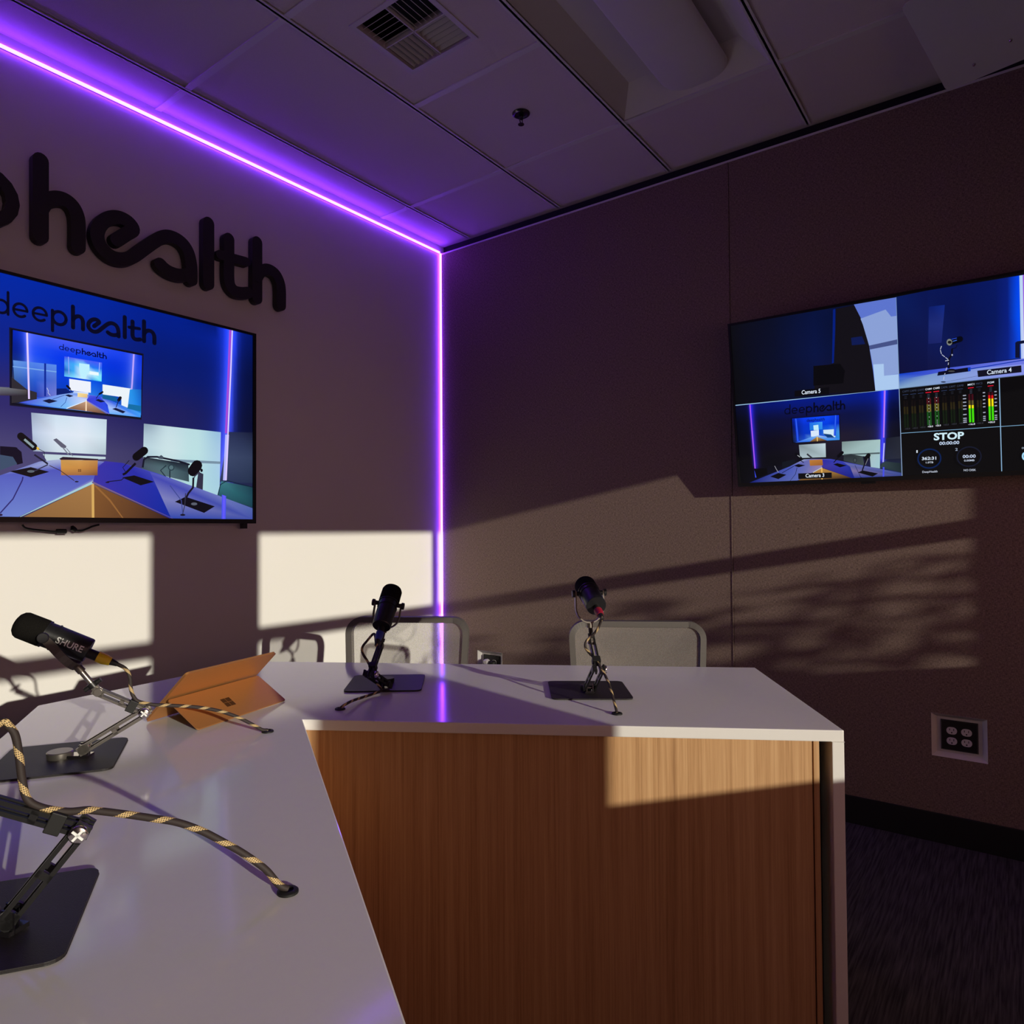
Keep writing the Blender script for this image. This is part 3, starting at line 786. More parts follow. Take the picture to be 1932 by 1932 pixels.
def micshape(p, fx, fy, rx, ry, w, col=(10, 10, 18)):
    p.strip([(fx, fy), (rx, ry)], w, col); p.ell(fx, fy, w*.5, w*.5, col, 12); p.ell(rx, ry, w*.5, w*.5, col, 12)

# ---- left television
YF = -.070
tv1 = empty('television', (-2.015, 0, 1.62), 'wide black television on the white wall under the raised letters', 'television', 'wall mounted televisions')
X1, X0, Z1, Z0 = -1.292, -1.292-1.452, 2.033, 1.205
fb = MB(); sx0, sx1, sz0, sz1 = X0+.014, X1-.015, Z0+.018, Z1-.010
fb.box((X0, YF, Z0), (X1, YF+.030, sz0)); fb.box((X0, YF, sz1), (X1, YF+.030, Z1)); fb.box((X0, YF, sz0), (sx0, YF+.03, sz1)); fb.box((sx1, YF, sz0), (X1, YF+.03, sz1))
fb.build('frame', M['tv'], tv1)
bk = MB(); bk.box((X0+.004, YF+.008, Z0+.004), (X1-.004, YF+.034, Z1-.004)); bk.build('back_shell', M['tv'], tv1)
wm = MB(); wm.box((-2.3, YF+.034, 1.45), (-1.7, -.0005, 1.75)); wm.build('wall_bracket', M['tv'], tv1)
lt = MB(); lt.box((X1-.05, YF+.02, Z0-.022), (X1-.03, YF+.045, Z0+.004)); lt.build('corner_bracket', M['tv'], tv1)
p = Pic(V((0, YF+.006, 0)), V((0, -1, 0)))
p.crop(0, 500, 3.716)
p.lim = (V((0, 0, 0)), ((V((1, 0, 0)), sx0, sx1), (V((0, 0, 1)), sz0, sz1)))
p.grid([(-1150,-230),(1776,488),(1778,1784),(-1150,1784)], [
    [(0,30,120),(0,38,160),(0,40,165),(0,38,160),(0,30,140),(2,20,95)],
    [(10,30,110),(15,30,120),(10,35,140),(8,32,130),(5,26,110),(4,14,60)],
    [(40,30,90),(50,42,95),(45,40,105),(42,38,100),(30,30,90),(8,14,48)],
    [(45,38,90),(60,50,100),(75,70,115),(72,68,110),(60,56,98),(30,36,70)],
    [(40,30,80),(50,42,90),(60,55,95),(60,55,95),(50,48,85),(35,42,75)]],
    lines=[(1624,455,1578,1510,42,30,(70,70,200)), (1624,455,1578,1510,150,60,(5,18,75))], res=(14, 110))
# sunlit patch at the far left, seen past the inner television
p.grid([(-600,830),(80,858),(82,915),(-600,905)], [[(90,95,110)]*3,[(105,105,115),(110,112,120),(120,120,125)],[(80,75,95)]*3])
p.logo((-49, 333), (1097, 566), 172, (5, 7, 34))
# inner television
p.poly([(64,436),(1007,622),(992,1085),(68,985)], (20, 20, 40)); p.poly([(75,445),(1000,626),(988,1074),(76,975)], (6, 8, 26))
p.grid([(90,455),(996,635),(986,1068),(82,968)], [
    [(0,40,190),(60,90,240),(70,90,245),(60,85,240),(30,70,240),(10,50,220)],
    [(0,30,140),(20,70,240),(0,55,235),(0,60,235),(0,50,220),(20,60,225)],
    [(20,50,120),(40,90,220),(0,60,220),(0,80,230),(0,60,200),(10,60,200)],
    [(60,60,70),(30,70,190),(0,60,190),(40,120,230),(0,70,190),(0,110,200)],
    [(20,20,30),(40,90,220),(70,140,235),(80,150,235),(60,90,220),(30,120,235)]],
    lines=[(190,462,203,960,22,34,(80,60,60)), (938,622,915,1010,34,22,(75,55,20))], res=(12, 90))
p.crop(0, 610, 6.9)
p.grid([(170,480),(735,540),(735,950),(200,980)], [[(100,150,225),(80,130,235),(90,140,235)],[(60,100,170),(40,90,210),(80,110,210)],[(20,40,80),(20,50,170),(110,120,210)]])
p.strip([(168,562),(735,632)], 14, (120, 170, 235))
p.poly([(575,520),(600,523),(600,950),(575,950)], (10, 40, 150))
p.poly([(150,700),(350,860),(480,900),(480,990),(150,1040)], (45, 42, 50))
p.grid([(-20,830),(345,862),(480,905),(480,960)], [[(120,120,120),(95,90,85)],[(70,62,70),(40,35,40)]]) if False else None
p.grid([(0,828),(350,868),(350,945),(0,940)], [[(115,118,128),(85,80,80)],[(60,50,70),(35,30,35)]])
p.strip([(352,122),(366,560),(378,985)], 24, (225, 205, 255))
p.strip([(1742,402),(1720,780),(1695,1060)], 20, (190, 165, 255))
p.logo((768, 340), (1390, 470), 82, (0, 8, 70))
# innermost television
p.grid([(838,430),(1328,512),(1322,758),(836,690)], [
    [(70,80,235),(90,100,245),(90,100,245),(70,90,245),(80,100,245)],
    [(80,150,240),(60,170,250),(140,230,255),(30,120,245),(40,110,245)],
    [(30,90,190),(60,170,245),(225,250,255),(190,240,255),(120,220,255)],
    [(90,190,250),(130,220,255),(215,245,255),(40,160,235),(90,230,250)]])
p.poly([(1030,520),(1165,535),(1165,600),(1120,700),(1110,720),(1060,715),(1030,600)], (190, 240, 255))
p.strip([(890,435),(897,665)], 10, (150, 170, 255)); p.strip([(1297,512),(1290,640)], 10, (160, 180, 255))
p.poly([(1165,622),(1285,640),(1285,682),(1165,664)], (235, 250, 255))
# sun patches, table and things in the inner picture
p.poly([(900,722),(1182,762),(1182,905),(905,872)], (238, 242, 252)); p.poly([(960,885),(1150,900),(1150,935),(960,935)], (215,228,250))
p.poly([(1335,795),(1702,850),(1700,1050),(1655,1105),(1580,1090),(1580,960),(1335,925)], (235, 244, 250))
p.poly([(1690,860),(1840,862),(1836,1200),(1660,1110)], [(40,150,235),(20,90,190),(20,120,225),(60,150,240)])
p.poly([(248,1032),(850,915),(960,895),(1330,960),(1830,1170),(1830,1225),(1430,1178),(1120,1000),(870,1110)], [(60,70,220),(130,170,245),(170,200,250),(60,80,225),(70,160,245),(60,150,250),(110,180,250),(210,220,250),(120,190,250)])
p.poly([(1165,935),(1300,955),(1400,1060),(1425,1178),(1125,1002)], [(80,90,225),(50,70,220),(30,60,220),(40,80,235),(60,60,215)])
p.poly([(1125,1012),(865,1110),(1120,1142),(1395,1182)], [(200,160,130),(120,85,65),(150,105,75),(90,60,60)])
p.strip([(1122,1000),(1120,1142)], 16, (255, 225, 190)); p.strip([(1130,1005),(865,1108)], 10, (225, 240, 255)); p.strip([(1130,1008),(1420,1180)], 8, (140, 120, 190))
p.poly([(1010,905),(1140,920),(1135,970),(1008,958)], [(250,225,150),(240,205,140),(225,185,130),(245,220,160)])
p.poly([(735,850),(860,848),(940,905),(735,935)], (5, 30, 110))
micshape(p, 872, 815, 908, 850, 26); p.strip([(908,850),(945,905)], 10, (12,18,50))
micshape(p, 1335, 895, 1295, 920, 24); p.strip([(1290,920),(1250,980)], 8, (12,18,50))
micshape(p, 1565, 970, 1545, 1000, 40); p.strip([(1545,1000),(1510,1095)], 10, (20,30,70))
for q in ([(550,1008),(640,985),(750,1012),(640,1042)], [(842,935),(890,925),(958,945),(905,962)], [(1240,1000),(1280,985),(1370,1018),(1310,1030)], [(1460,1115),(1505,1100),(1635,1150),(1600,1172)]): p.poly(q, (18, 24, 60))
p.strip([(610,840),(630,880),(625,905),(655,940)], 7, (200,205,230)); p.strip([(840,935),(680,990)], 6, (20,40,120)); p.strip([(870,965),(850,1030),(790,1088)], 6, (20,50,150))
p.poly([(1340,925),(1520,965),(1520,1020),(1330,980)], (15, 95, 150)); p.poly([(1672,1050),(1836,1075),(1832,1150),(1655,1110)], (20, 110, 165))
# ---- the outer picture again: sun patches, chairs, table
p.crop(0, 500, 3.716)
p.grid([(218,1035),(748,1083),(742,1330),(232,1305)], [[(150,165,190),(205,225,240),(215,228,245),(190,210,225)],[(185,200,225),(222,232,246),(225,234,245),(205,225,235)],[(150,165,190),(205,220,230),(205,222,232),(175,195,205)]])
p.poly([(300,1325),(740,1345),(740,1360),(330,1380)], (195, 215, 222))
p.grid([(1008,1112),(1548,1172),(1538,1620),(1000,1500)], [[(140,160,180),(195,220,228),(185,220,225),(150,190,220)],[(190,215,225),(205,228,232),(190,225,228),(170,205,225)],[(170,200,212),(195,222,226),(180,220,224),(165,205,225)],[(90,90,110),(150,180,190),(175,220,222),(170,210,225)]], lines=[(1593,1150,1577,1510,34,30,(10,0,30))], res=(6, 60))
p.poly([(1190,1360),(1545,1378),(1545,1395),(1200,1380)], (120, 145, 165))
p.grid([(1600,1170),(1776,1175),(1776,1530),(1540,1520)], [[(40,48,85),(22,28,55)],[(60,72,105),(50,62,92)],[(45,55,90),(35,48,75)]])
p.strip([(1614,456),(1602,760),(1592,1000),(1584,1180)], 15, (165, 75, 215)); p.strip([(1592,1190),(1576,1510)], 26, (185, 185, 255)); p.strip([(1628,456),(1617,760),(1606,1000),(1584,1510)], 9, (225, 205, 255))
# chairs behind the table
p.grid([(0,1275),(120,1280),(150,1390),(0,1400)], [[(18,18,40),(14,14,30)],[(60,75,100),(30,35,60)]])
p.poly([(0,1270),(110,1277),(150,1310),(160,1390),(120,1400),(0,1330)], (14,12,32)); p.poly([(0,1330),(90,1345),(120,1395),(0,1440)], (60, 78, 105))
p.grid([(1005,1345),(1320,1395),(1325,1520),(990,1440)], [[(40,42,55),(30,38,52),(28,34,48)],[(70,85,98),(80,108,115),(55,75,85)],[(60,75,88),(85,110,118),(60,80,88)]])
p.strip([(1000,1420),(1008,1365),(1035,1345),(1100,1345),(1250,1375),(1330,1400)], 13, (20, 22, 40))
p.ell(1200, 1420, 22, 22, (40,60,70)); p.ell(1200, 1420, 15, 15, (85,112,120)); p.strip([(1165,1405),(1125,1440),(1165,1490)], 8, (35,50,62)); p.strip([(1190,1440),(1190,1500)], 9, (35,50,62))
p.poly([(1110,1345),(1130,1332),(1145,1345),(1140,1362),(1110,1358)], (70,80,95))
p.poly([(1390,1450),(1425,1465),(1420,1600),(1370,1590)], (50,50,70))
p.grid([(1550,1515),(1776,1560),(1776,1700),(1525,1620)], [[(60,120,130),(42,88,100),(25,60,75)],[(50,105,118),(40,95,105),(28,70,85)],[(35,80,95),(35,80,92),(25,60,75)]])
p.strip([(1525,1620),(1545,1540),(1590,1512),(1776,1558)], 6, (15, 35, 55))
# table top
p.poly([(-1150,1790),(0,1475),(275,1378),(430,1362),(690,1375),(860,1388),(1100,1460),(1520,1612),(1776,1705),(1778,1784),(1195,1784),(650,1520),(130,1784),(-1150,1790)],
       [(70,85,180),(85,95,190),(130,140,200),(170,180,215),(140,150,200),(70,70,180),(60,70,180),(110,120,190),(80,100,170),(65,80,165),(45,70,170),(150,150,200),(110,130,205),(70,85,170)])
p.poly([(735,1375),(860,1388),(1050,1450),(1110,1580),(1200,1784),(1190,1784),(650,1522),(680,1420)], [(60,50,165),(45,45,165),(60,65,175),(30,45,165),(15,40,155),(15,40,155),(60,50,165),(55,50,165)])
p.grid([(1555,1610),(1585,1620),(1582,1782),(1552,1782)], [[(70,80,235),(110,95,255),(70,85,235)],[(60,80,230),(100,90,250),(60,80,230)]])
# wood front
p.poly([(650,1535),(655,1784),(165,1784)], [(165,120,70),(150,108,62),(140,100,60)])
p.poly([(650,1535),(1190,1784),(655,1784)], [(130,85,45),(55,32,30),(120,78,42)])
p.strip([(650,1530),(652,1784)], 18, (215, 170, 95)); p.strip([(665,1545),(770,1650),(860,1778)], 12, (150, 100, 52))
p.strip([(655,1522),(140,1784)], 18, (165, 205, 215)); p.strip([(645,1522),(1210,1784)], 12, (120, 95, 135))
# tablet
p.grid([(425,1366),(685,1370),(683,1475),(428,1474)], [[(200,150,80),(210,155,85),(190,135,75)],[(205,145,70),(200,140,70),(175,115,60)],[(165,105,60),(160,105,65),(120,75,55)]])
p.poly([(415,1358),(440,1345),(690,1360),(684,1368),(425,1366)], (40, 25, 40))
for i in (0, 1):
    for j in (0, 1): p.poly([(547+i*12,1432+j*10),(556+i*12,1432+j*10),(556+i*12,1440+j*10),(547+i*12,1440+j*10)], (110, 70, 40))
# microphones in the picture
p.poly([(66,1447),(215,1417),(345,1450),(215,1488)], (14, 12, 20)); p.poly([(855,1490),(940,1475),(1080,1520),(985,1545)], (14, 12, 20)); p.poly([(1225,1660),(1300,1625),(1505,1692),(1430,1738)], (14, 12, 22))
micshape(p, 145, 1200, 235, 1275, 52, (14, 13, 18)); p.strip([(170,1222),(235,1278)], 16, (140,160,165)); p.poly([(255,1275),(272,1280),(278,1297),(258,1296)], (235,190,60))
p.strip([(240,1330),(300,1370),(335,1395)], 12, (30,30,50)); p.strip([(335,1400),(250,1440),(205,1445)], 8, (50,50,75)); p.strip([(345,1405),(420,1440),(520,1512)], 5, (60,45,50)); p.strip([(270,1290),(310,1310),(310,1350)], 4, (25,25,40))
p.poly([(372,1225),(395,1215),(465,1270),(460,1285),(430,1280)], (95,95,115)); p.strip([(440,1280),(480,1330)], 8, (120,125,140)); p.strip([(465,1285),(510,1340)], 5, (120,125,140)); p.ell(537, 1519, 14, 5, (30,28,45))
micshape(p, 1010, 1302, 955, 1345, 56, (10, 9, 15)); p.strip([(950,1390),(880,1460),(860,1470)], 16, (14,12,24)); p.strip([(905,1370),(860,1420),(885,1460)], 5, (20,18,30)); p.strip([(870,1490),(850,1508),(750,1520)], 6, (20,18,30)); p.ell(752, 1524, 14, 5, (30,20,40))
micshape(p, 1380, 1405, 1352, 1445, 74, (14, 10, 16)); p.ell(1412, 1440, 9, 12, (14,12,20)); p.strip([(1400,1450),(1365,1480),(1350,1510)], 8, (60,60,80)); p.strip([(1355,1490),(1352,1560),(1320,1600),(1295,1650)], 14, (22,18,34)); p.strip([(1300,1600),(1295,1680),(1280,1745)], 6, (50,50,70)); p.ell(1280, 1752, 18, 7, (24,22,40))
p.ell(1360, 1675, 22, 10, (90,95,110)); p.ell(215, 1447, 26, 9, (90,100,110))
p.strip([(0,1740),(90,1640),(155,1510),(160,1485)], 9, (45,40,110)); p.ell(2, 1752, 16, 8, (40, 25, 60)); p.strip([(1190,1545),(1270,1650),(1280,1740)], 6, (60,70,140))
p.build(tv1)

# ---- right television (tilted forward, its right part runs past the photo)
b0 = V((-.050, -1.747, 1.350)); t0 = V((-.160, -1.747, 2.031)); upv = (t0-b0).normalized(); HT = (t0-b0).length; WT = HT*16/9
yv = V((0, -1, 0)); nv = V((-upv.z, 0, upv.x)).normalized()
if nv.x > 0: nv = -nv
tv2 = empty('television', (0, -1.747-WT/2, 1.69), 'tilted black television with split multiview picture on the fabric wall', 'television', 'wall mounted televisions')
cc = b0+yv*WT/2+upv*HT/2
fr = MB()
def tvbar(y0, y1, z0, z1): fr.obox(b0+yv*(y0+y1)/2+upv*(z0+z1)/2-nv*.009, yv*((y1-y0)/2), upv*((z1-z0)/2), nv*.009)
tvbar(0, WT, 0, .016); tvbar(0, WT, HT-.009, HT); tvbar(0, .010, .016, HT-.009); tvbar(WT-.010, WT, .016, HT-.009)
fr.build('frame', M['tv'], tv2)
MB().obox(cc-nv*.020, yv*(WT/2-.004), upv*(HT/2-.004), nv*.0145).build('back_shell', M['tv'], tv2)
wm = MB(); wm.box((-.055, -1.747-WT/2-.25, 1.55), (-.0005, -1.747-WT/2+.25, 1.85)); wm.build('wall_bracket', M['tv'], tv2)
MB().obox(b0+yv*.50-upv*.004-nv*.008, yv*.025, upv*.005, nv*.004).build('sensor_foot', M['tv'], tv2)
p = Pic(b0-nv*.0045, nv)
p.lim = (b0, ((yv, .010, WT-.010), (upv, .016, HT-.009)))
p.crop(1360, 510, 3.3776)
p.poly([(60,340),(2900,-250),(2900,1330),(110,1360)], (7, 8, 10))
# camera five tile: dark room with a bright curved wedge
p.grid([(62,350),(1118,172),(1134,755),(90,860)], [[(10,11,16),(8,14,36),(6,18,60),(6,14,50),(20,20,30)],[(9,10,14),(8,14,40),(8,20,66),(6,14,40),(16,14,20)],[(8,9,12),(8,12,30),(8,16,48),(16,12,22),(14,14,20)]])
p.poly([(715,250),(730,246),(728,600),(708,600)], (4, 30, 120)); p.poly([(735,245),(850,222),(905,330),(945,480),(970,640),(985,768),(600,790),(590,640),(720,590)], (18, 16, 22))
p.poly([(590,610),(760,595),(790,640),(780,720),(590,735)], (8, 8, 12)); p.poly([(830,430),(900,420),(920,470),(835,478)], (14, 26, 80))
p.poly([(848,218),(1118,172),(1134,755),(985,768),(970,640),(945,480),(905,330)], (92,116,205))
p.poly([(890,308),(1050,250),(1085,295),(1120,290),(1134,440),(1134,660),(1040,672),(1038,596),(968,600),(945,480),(905,345)], (138,160,214))
p.poly([(945,480),(1125,440),(1128,470),(950,505)], (70, 82, 135)); p.poly([(970,600),(1038,596),(1040,672),(1134,662),(1134,755),(985,768)], (170, 200, 238))
p.poly([(470,768),(690,745),(690,790),(470,806)], (9, 9, 14)); p.text('Camera 5', (515,791), (635,780), 26, (225,235,250), .012)
p.strip([(90,861),(1136,757)], 5, (150, 190, 225)); p.poly([(1116,172),(1120,171),(1158,1322),(1152,1322)], (130, 160, 200))
# camera four tile
p.grid([(1122,172),(2900,-150),(2900,560),(1140,750)], [[(8,22,82),(8,20,80),(6,22,86),(10,40,160),(10,40,140)],[(10,20,72),(12,24,84),(8,18,70),(6,60,220),(10,50,160)],[(12,16,60),(14,20,66),(10,20,72),(10,50,190),(20,60,180)]])
p.crop(1690, 520, 7.983)
p.grid([(8,320),(480,225),(480,1430),(50,1480)], [[(8,28,92),(8,20,80)],[(10,20,70),(12,22,78)],[(14,16,58),(12,18,66)]])
p.grid([(480,225),(1500,60),(1500,1280),(480,1430)], [[(8,22,84),(6,20,84),(6,24,96)],[(12,26,88),(8,18,72),(6,24,92)],[(16,20,66),(12,22,78),(10,26,100)]])
p.grid([(1500,60),(1862,0),(1880,1240),(1500,1290)], [[(6,24,96),(8,30,120),(0,70,240)],[(6,24,92),(8,30,125),(0,80,250)],[(10,28,105),(10,34,130),(10,70,225)]])
p.grid([(500,470),(740,440),(690,1010),(490,1030)], [[(10,28,105),(14,40,130)],[(28,42,115),(30,44,120)],[(24,34,100),(26,36,105)]])
p.poly([(1862,0),(1912,-8),(1940,1400),(1890,1410)], [(175,210,240),(190,215,240),(205,205,245),(165,190,245)]); p.poly([(1912,-8),(1990,-20),(2010,1390),(1940,1400)], (150, 90, 220))
p.poly([(1800,1010),(1830,990),(1990,965),(1990,1010),(1870,1030),(1870,1240),(1800,1240)], (12, 18, 50))
p.poly([(46,1480),(1990,1240),(1990,1500),(56,1690)], [(0,60,200),(110,120,225),(120,130,225),(120,160,200)])
p.poly([(50,1570),(600,1470),(1150,1400),(1990,1330),(1990,1500),(58,1700)], [(60,100,190),(120,150,205),(120,150,225),(140,150,235),(130,140,230),(130,165,200)])
p.strip([(1130,1405),(1940,1270)], 14, (10, 50, 170)); p.strip([(760,1600),(1400,1480)], 4, (70, 80, 110))
p.poly([(640,1450),(1110,1380),(1130,1400),(1125,1440),(625,1508)], (10, 12, 34)); p.poly([(1085,1385),(1130,1380),(1128,1438),(1090,1440)], (14, 60, 190))
micshape(p, 970, 955, 840, 995, 88, (5, 7, 18)); p.strip([(840,960),(920,940)], 10, (40,80,220)); p.strip([(860,990),(920,972)], 10, (60,110,225)); p.ell(808, 1003, 42, 50, (120,125,120)); p.ell(812, 1003, 30, 22, (20,20,20))
p.strip([(925,1040),(905,1090),(850,1100)], 12, (8,10,30)); p.strip([(850,1100),(845,1190),(800,1260),(800,1400)], 28, (10,10,24)); p.ell(850, 1195, 12, 14, (160,165,190)); p.ell(840,1425,70,22,(10,10,20)); p.ell(840, 1440, 50, 12, (70,70,72))
for a, b in (((690,1060),(672,1110)),((672,1120),(688,1180)),((695,1190),(740,1225)),((750,1232),(790,1265)),((745,1285),(800,1275)),((795,1310),(790,1345)),((768,1385),(755,1430)),((745,1470),(735,1490)),((728,1520),(720,1570))): p.strip([a, b], 10, (190, 195, 215))
p.ell(718, 1602, 40, 9, (25, 30, 50))
p.poly([(1228,1432),(1890,1352),(1895,1455),(1240,1528)], (18, 18, 34)); p.text('Camera 4', (1375,1490), (1745,1448), 66, (215,228,245), .012)
# camera three tile
p.crop(1380, 730, 5.8545)
p.grid([(40,212),(1848,22),(1885,1000),(90,1072)], [[(6,10,40),(4,20,110),(4,26,130),(4,28,135),(4,26,130),(4,22,110)],[(5,7,16),(8,12,50),(12,14,56),(14,18,62),(10,18,66),(4,10,46)],[(6,6,12),(12,10,26),(20,16,32),(32,26,44),(26,24,46),(10,12,28)],[(6,6,10),(8,8,16),(14,12,22),(22,20,32),(24,24,40),(24,28,44)],[(6,6,10),(14,16,40),(40,50,120),(30,40,110),(30,40,110),(36,50,100)]],
    lines=[(205,195,262,900,14,34,(50,30,210)), (1694,38,1668,830,40,22,(45,40,200)), (1694,38,1668,830,110,40,(4,10,50))], res=(14, 110))
p.logo((585, 308), (1258, 250), 112, (4, 6, 28))
p.poly([(655,345),(1195,300),(1205,590),(672,622)], (5, 6, 14))
p.grid([(668,350),(1188,310),(1196,585),(680,615)], [[(4,30,150),(10,60,235),(10,70,245),(10,70,245),(10,50,220)],[(4,20,90),(4,50,200),(0,50,210),(0,60,225),(0,40,190)],[(20,30,70),(6,50,190),(0,60,200),(30,110,220),(60,140,220)],[(10,12,20),(30,80,200),(100,170,235),(60,110,220),(40,140,225)]])
p.text('deephealth', (832,386), (1030,370), 32, (4, 12, 80), .01)
p.poly([(862,395),(1005,385),(1005,468),(866,478)], [(30,110,230),(60,150,245),(40,140,235),(30,120,220)]); p.poly([(905,425),(960,418),(965,478),(910,478)], (190, 235, 250))
p.poly([(875,486),(966,478),(968,545),(880,550)], (215, 230, 250)); p.poly([(1015,475),(1150,466),(1148,555),(1120,555),(1018,520)], (205, 230, 245))
p.glow(712, 350, 735, 600, 14, (130,160,255), (60,110,250), (4,50,210)); p.glow(1152, 312, 1142, 540, 12, (150,180,255), (60,110,250), (4,60,220))
p.poly([(705,615),(880,555),(960,535),(1190,570),(1196,585)], [(40,90,225),(110,170,240),(170,200,245),(60,120,230),(50,140,230)]); p.poly([(945,550),(865,606),(1060,594)], [(180,140,80),(110,75,40),(70,45,40)]); p.strip([(948,550),(950,600)], 8, (255, 215, 120))
p.poly([(1015,515),(1100,525),(1140,560),(1060,560)], (10,60,120))
p.poly([(745,640),(1040,622),(1044,775),(760,785)], [(130,145,150),(195,215,225),(165,185,190),(170,190,200)])
p.poly([(1220,605),(1645,580),(1640,900),(1540,885),(1530,770),(1222,750)], [(120,140,140),(165,195,195),(160,200,210),(165,195,205),(160,190,190),(150,175,175)]); p.poly([(1240,742),(1640,722),(1640,740),(1240,755)], (80,95,100))
p.poly([(1712,565),(1870,545),(1880,790),(1690,800)], [(26,30,44),(34,38,50),(40,44,58),(34,40,60)])
p.strip([(205,195),(262,900)], 12, (165,85,240)); p.strip([(262,920),(272,1000)], 16, (60,80,240))
p.strip([(1690,40),(1680,560)], 14, (160,90,235)); p.strip([(1698,40),(1692,300),(1685,560)], 7, (200,150,255)); p.strip([(1688,620),(1676,830)], 14, (185,180,250))
p.poly([(560,830),(700,800),(720,870),(560,900)], (16,20,30)); p.poly([(250,905),(390,895),(400,960),(280,1010)], (5,5,8))
p.poly([(200,1062),(640,880),(800,800),(900,795),(1100,795),(1270,830),(1640,905),(1875,950),(1882,1005),(1360,1022),(1000,890),(730,1050)], [(10,20,110),(70,85,180),(150,160,200),(110,110,170),(40,50,170),(60,70,170),(90,100,170),(60,75,140),(55,70,140),(40,60,150),(150,130,170),(90,105,180)])
p.poly([(1005,800),(1220,820),(1310,880),(1360,1020),(1330,1018),(1000,890)], [(40,40,160),(50,60,175),(30,45,150),(14,30,130),(14,30,130),(60,50,150)])
p.poly([(998,895),(1330,1020),(740,1048)], [(190,140,70),(50,32,24),(120,85,45)]); p.strip([(998,890),(1002,1035)], 14, (235,185,95)); p.strip([(1000,890),(900,945)], 8, (190,200,205))
p.poly([(862,808),(1005,800),(1012,865),(868,872)], [(190,125,55),(185,115,50),(150,90,45),(170,105,50)])
p.poly([(1240,755),(1320,742),(1450,765),(1470,870),(1240,815)], [(40,46,50),(38,44,50),(60,70,72),(62,74,76),(50,58,64)]); p.ell(1365, 810, 20, 26, (28,34,40)); p.ell(1365, 810, 14, 20, (66,76,80))
p.poly([(1645,890),(1660,845),(1700,822),(1870,842),(1878,945)], [(44,60,66),(50,66,72),(44,62,68),(28,42,48),(28,42,48)])
micshape(p, 715, 740, 770, 790, 30, (8,8,14)); p.strip([(730,755),(760,775)], 8, (170,175,180)); p.strip([(740,800),(800,835)], 8, (10,10,20)); p.strip([(835,740),(890,785)], 18, (50,50,60))
micshape(p, 1225, 725, 1185, 765, 34, (6,6,12)); p.strip([(1185,775),(1130,835)], 10, (10,10,24)); micshape(p, 1515, 755, 1488, 790, 46, (10,9,14)); p.strip([(1490,800),(1445,925)], 14, (14,14,26)); p.strip([(1510,790),(1480,860)], 7, (120,120,130))
for q in ([(428,990),(520,950),(608,970),(520,1018)], [(690,870),(740,852),(818,865),(745,888)], [(1125,855),(1170,842),(1275,868),(1200,888)], [(1395,945),(1450,922),(1620,955),(1560,990)]): p.poly(q, (8, 8, 14))
p.strip([(478,872),(495,905),(520,945)], 6, (150,150,160)); p.strip([(725,890),(710,960),(650,1040)], 5, (10,10,24)); p.strip([(690,875),(560,950)], 6, (10,12,30)); p.strip([(1365,865),(1430,1000)], 5, (30,34,80)); p.ell(1436, 1004, 12, 6, (10,10,20)); p.ell(652, 1040, 10, 5, (10,10,20))
p.strip([(1682,885),(1680,1005)], 18, (70,80,230))
p.poly([(738,955),(1108,945),(1110,1005),(740,1018)], (12, 11, 14)); p.text('Camera 3', (820,1000), (1026,992), 40, (225,235,250), .012)
# meters, recorder state and disks
p.crop(1690, 700, 7.983)
p.poly([(55,262),(1990,50),(1990,1540),(95,1610)], (9, 9, 11))
p.strip([(56,266),(1990,56)], 5, (95, 120, 150)); p.poly([(38,0),(48,0),(103,1610),(92,1610)], (140, 165, 200)); p.strip([(78,938),(1990,808)], 8, (125, 170, 205)); p.poly([(1552,112),(1566,110),(1604,1556),(1591,1558)], (140, 180, 215))
def meter(x, y, tilt, name, on, red, w, lv=None, vt=.0):
    ly = y
    lc = (215,225,240) if on else (60,70,95)
    p.text(name, (x-46, ly), (x+52, ly-13), 28, lc, .014 if on else .0)
    p.strip([(x-42, ly+36), (x+44, ly+26)], 13 if on else 8, (215,20,45) if red else (45,60,95))
    for j in range(3 if on else 2): p.strip([(x-16, ly+64+24*j), (x+22, ly+60+24*j)], 14, (48,52,64) if on else (30,32,40))
x0s = [146, 262, 376, 492, 610, 728, 848, 968]; y0s = [325, 315, 303, 291, 277, 265, 253, 240]
for i, (x, y) in enumerate(zip(x0s, y0s)):
    on = i in (3, 4)
    meter(x, y, 0, 'CAM%d' % (i+1), on, on, 1)
    yt = y+(122 if on else 125); tot = 410; sl = (x-146)*0; cx = x+4
    segs = ((0, .23, (74,20,26) if on else (18,14,14)), (.23, .50, (104,98,40) if on else (42,36,18)), (.50, 1, (24,78,26) if on else (16,28,14)))
    for a, b, c in segs:
        for s in (-1, 1):
            p.poly([(cx+s*20-14+a*14, yt+a*tot-4), (cx+s*20+14+a*14, yt+a*tot-7), (cx+s*20+14+b*14, yt+b*tot-7), (cx+s*20-14+b*14, yt+b*tot-4)], c)
    if on:
        for fx in (.0, .12, .25, .37, .49, .68, .83, .90, .97): p.ell(cx+fx*14, yt+fx*tot, 8, 4, (215,220,225), 8)
    p.text('+00.0', (x-24+14, y+560), (x+70, y+552), 24, (225,230,240) if on else (60,62,72), .014 if on else 0)
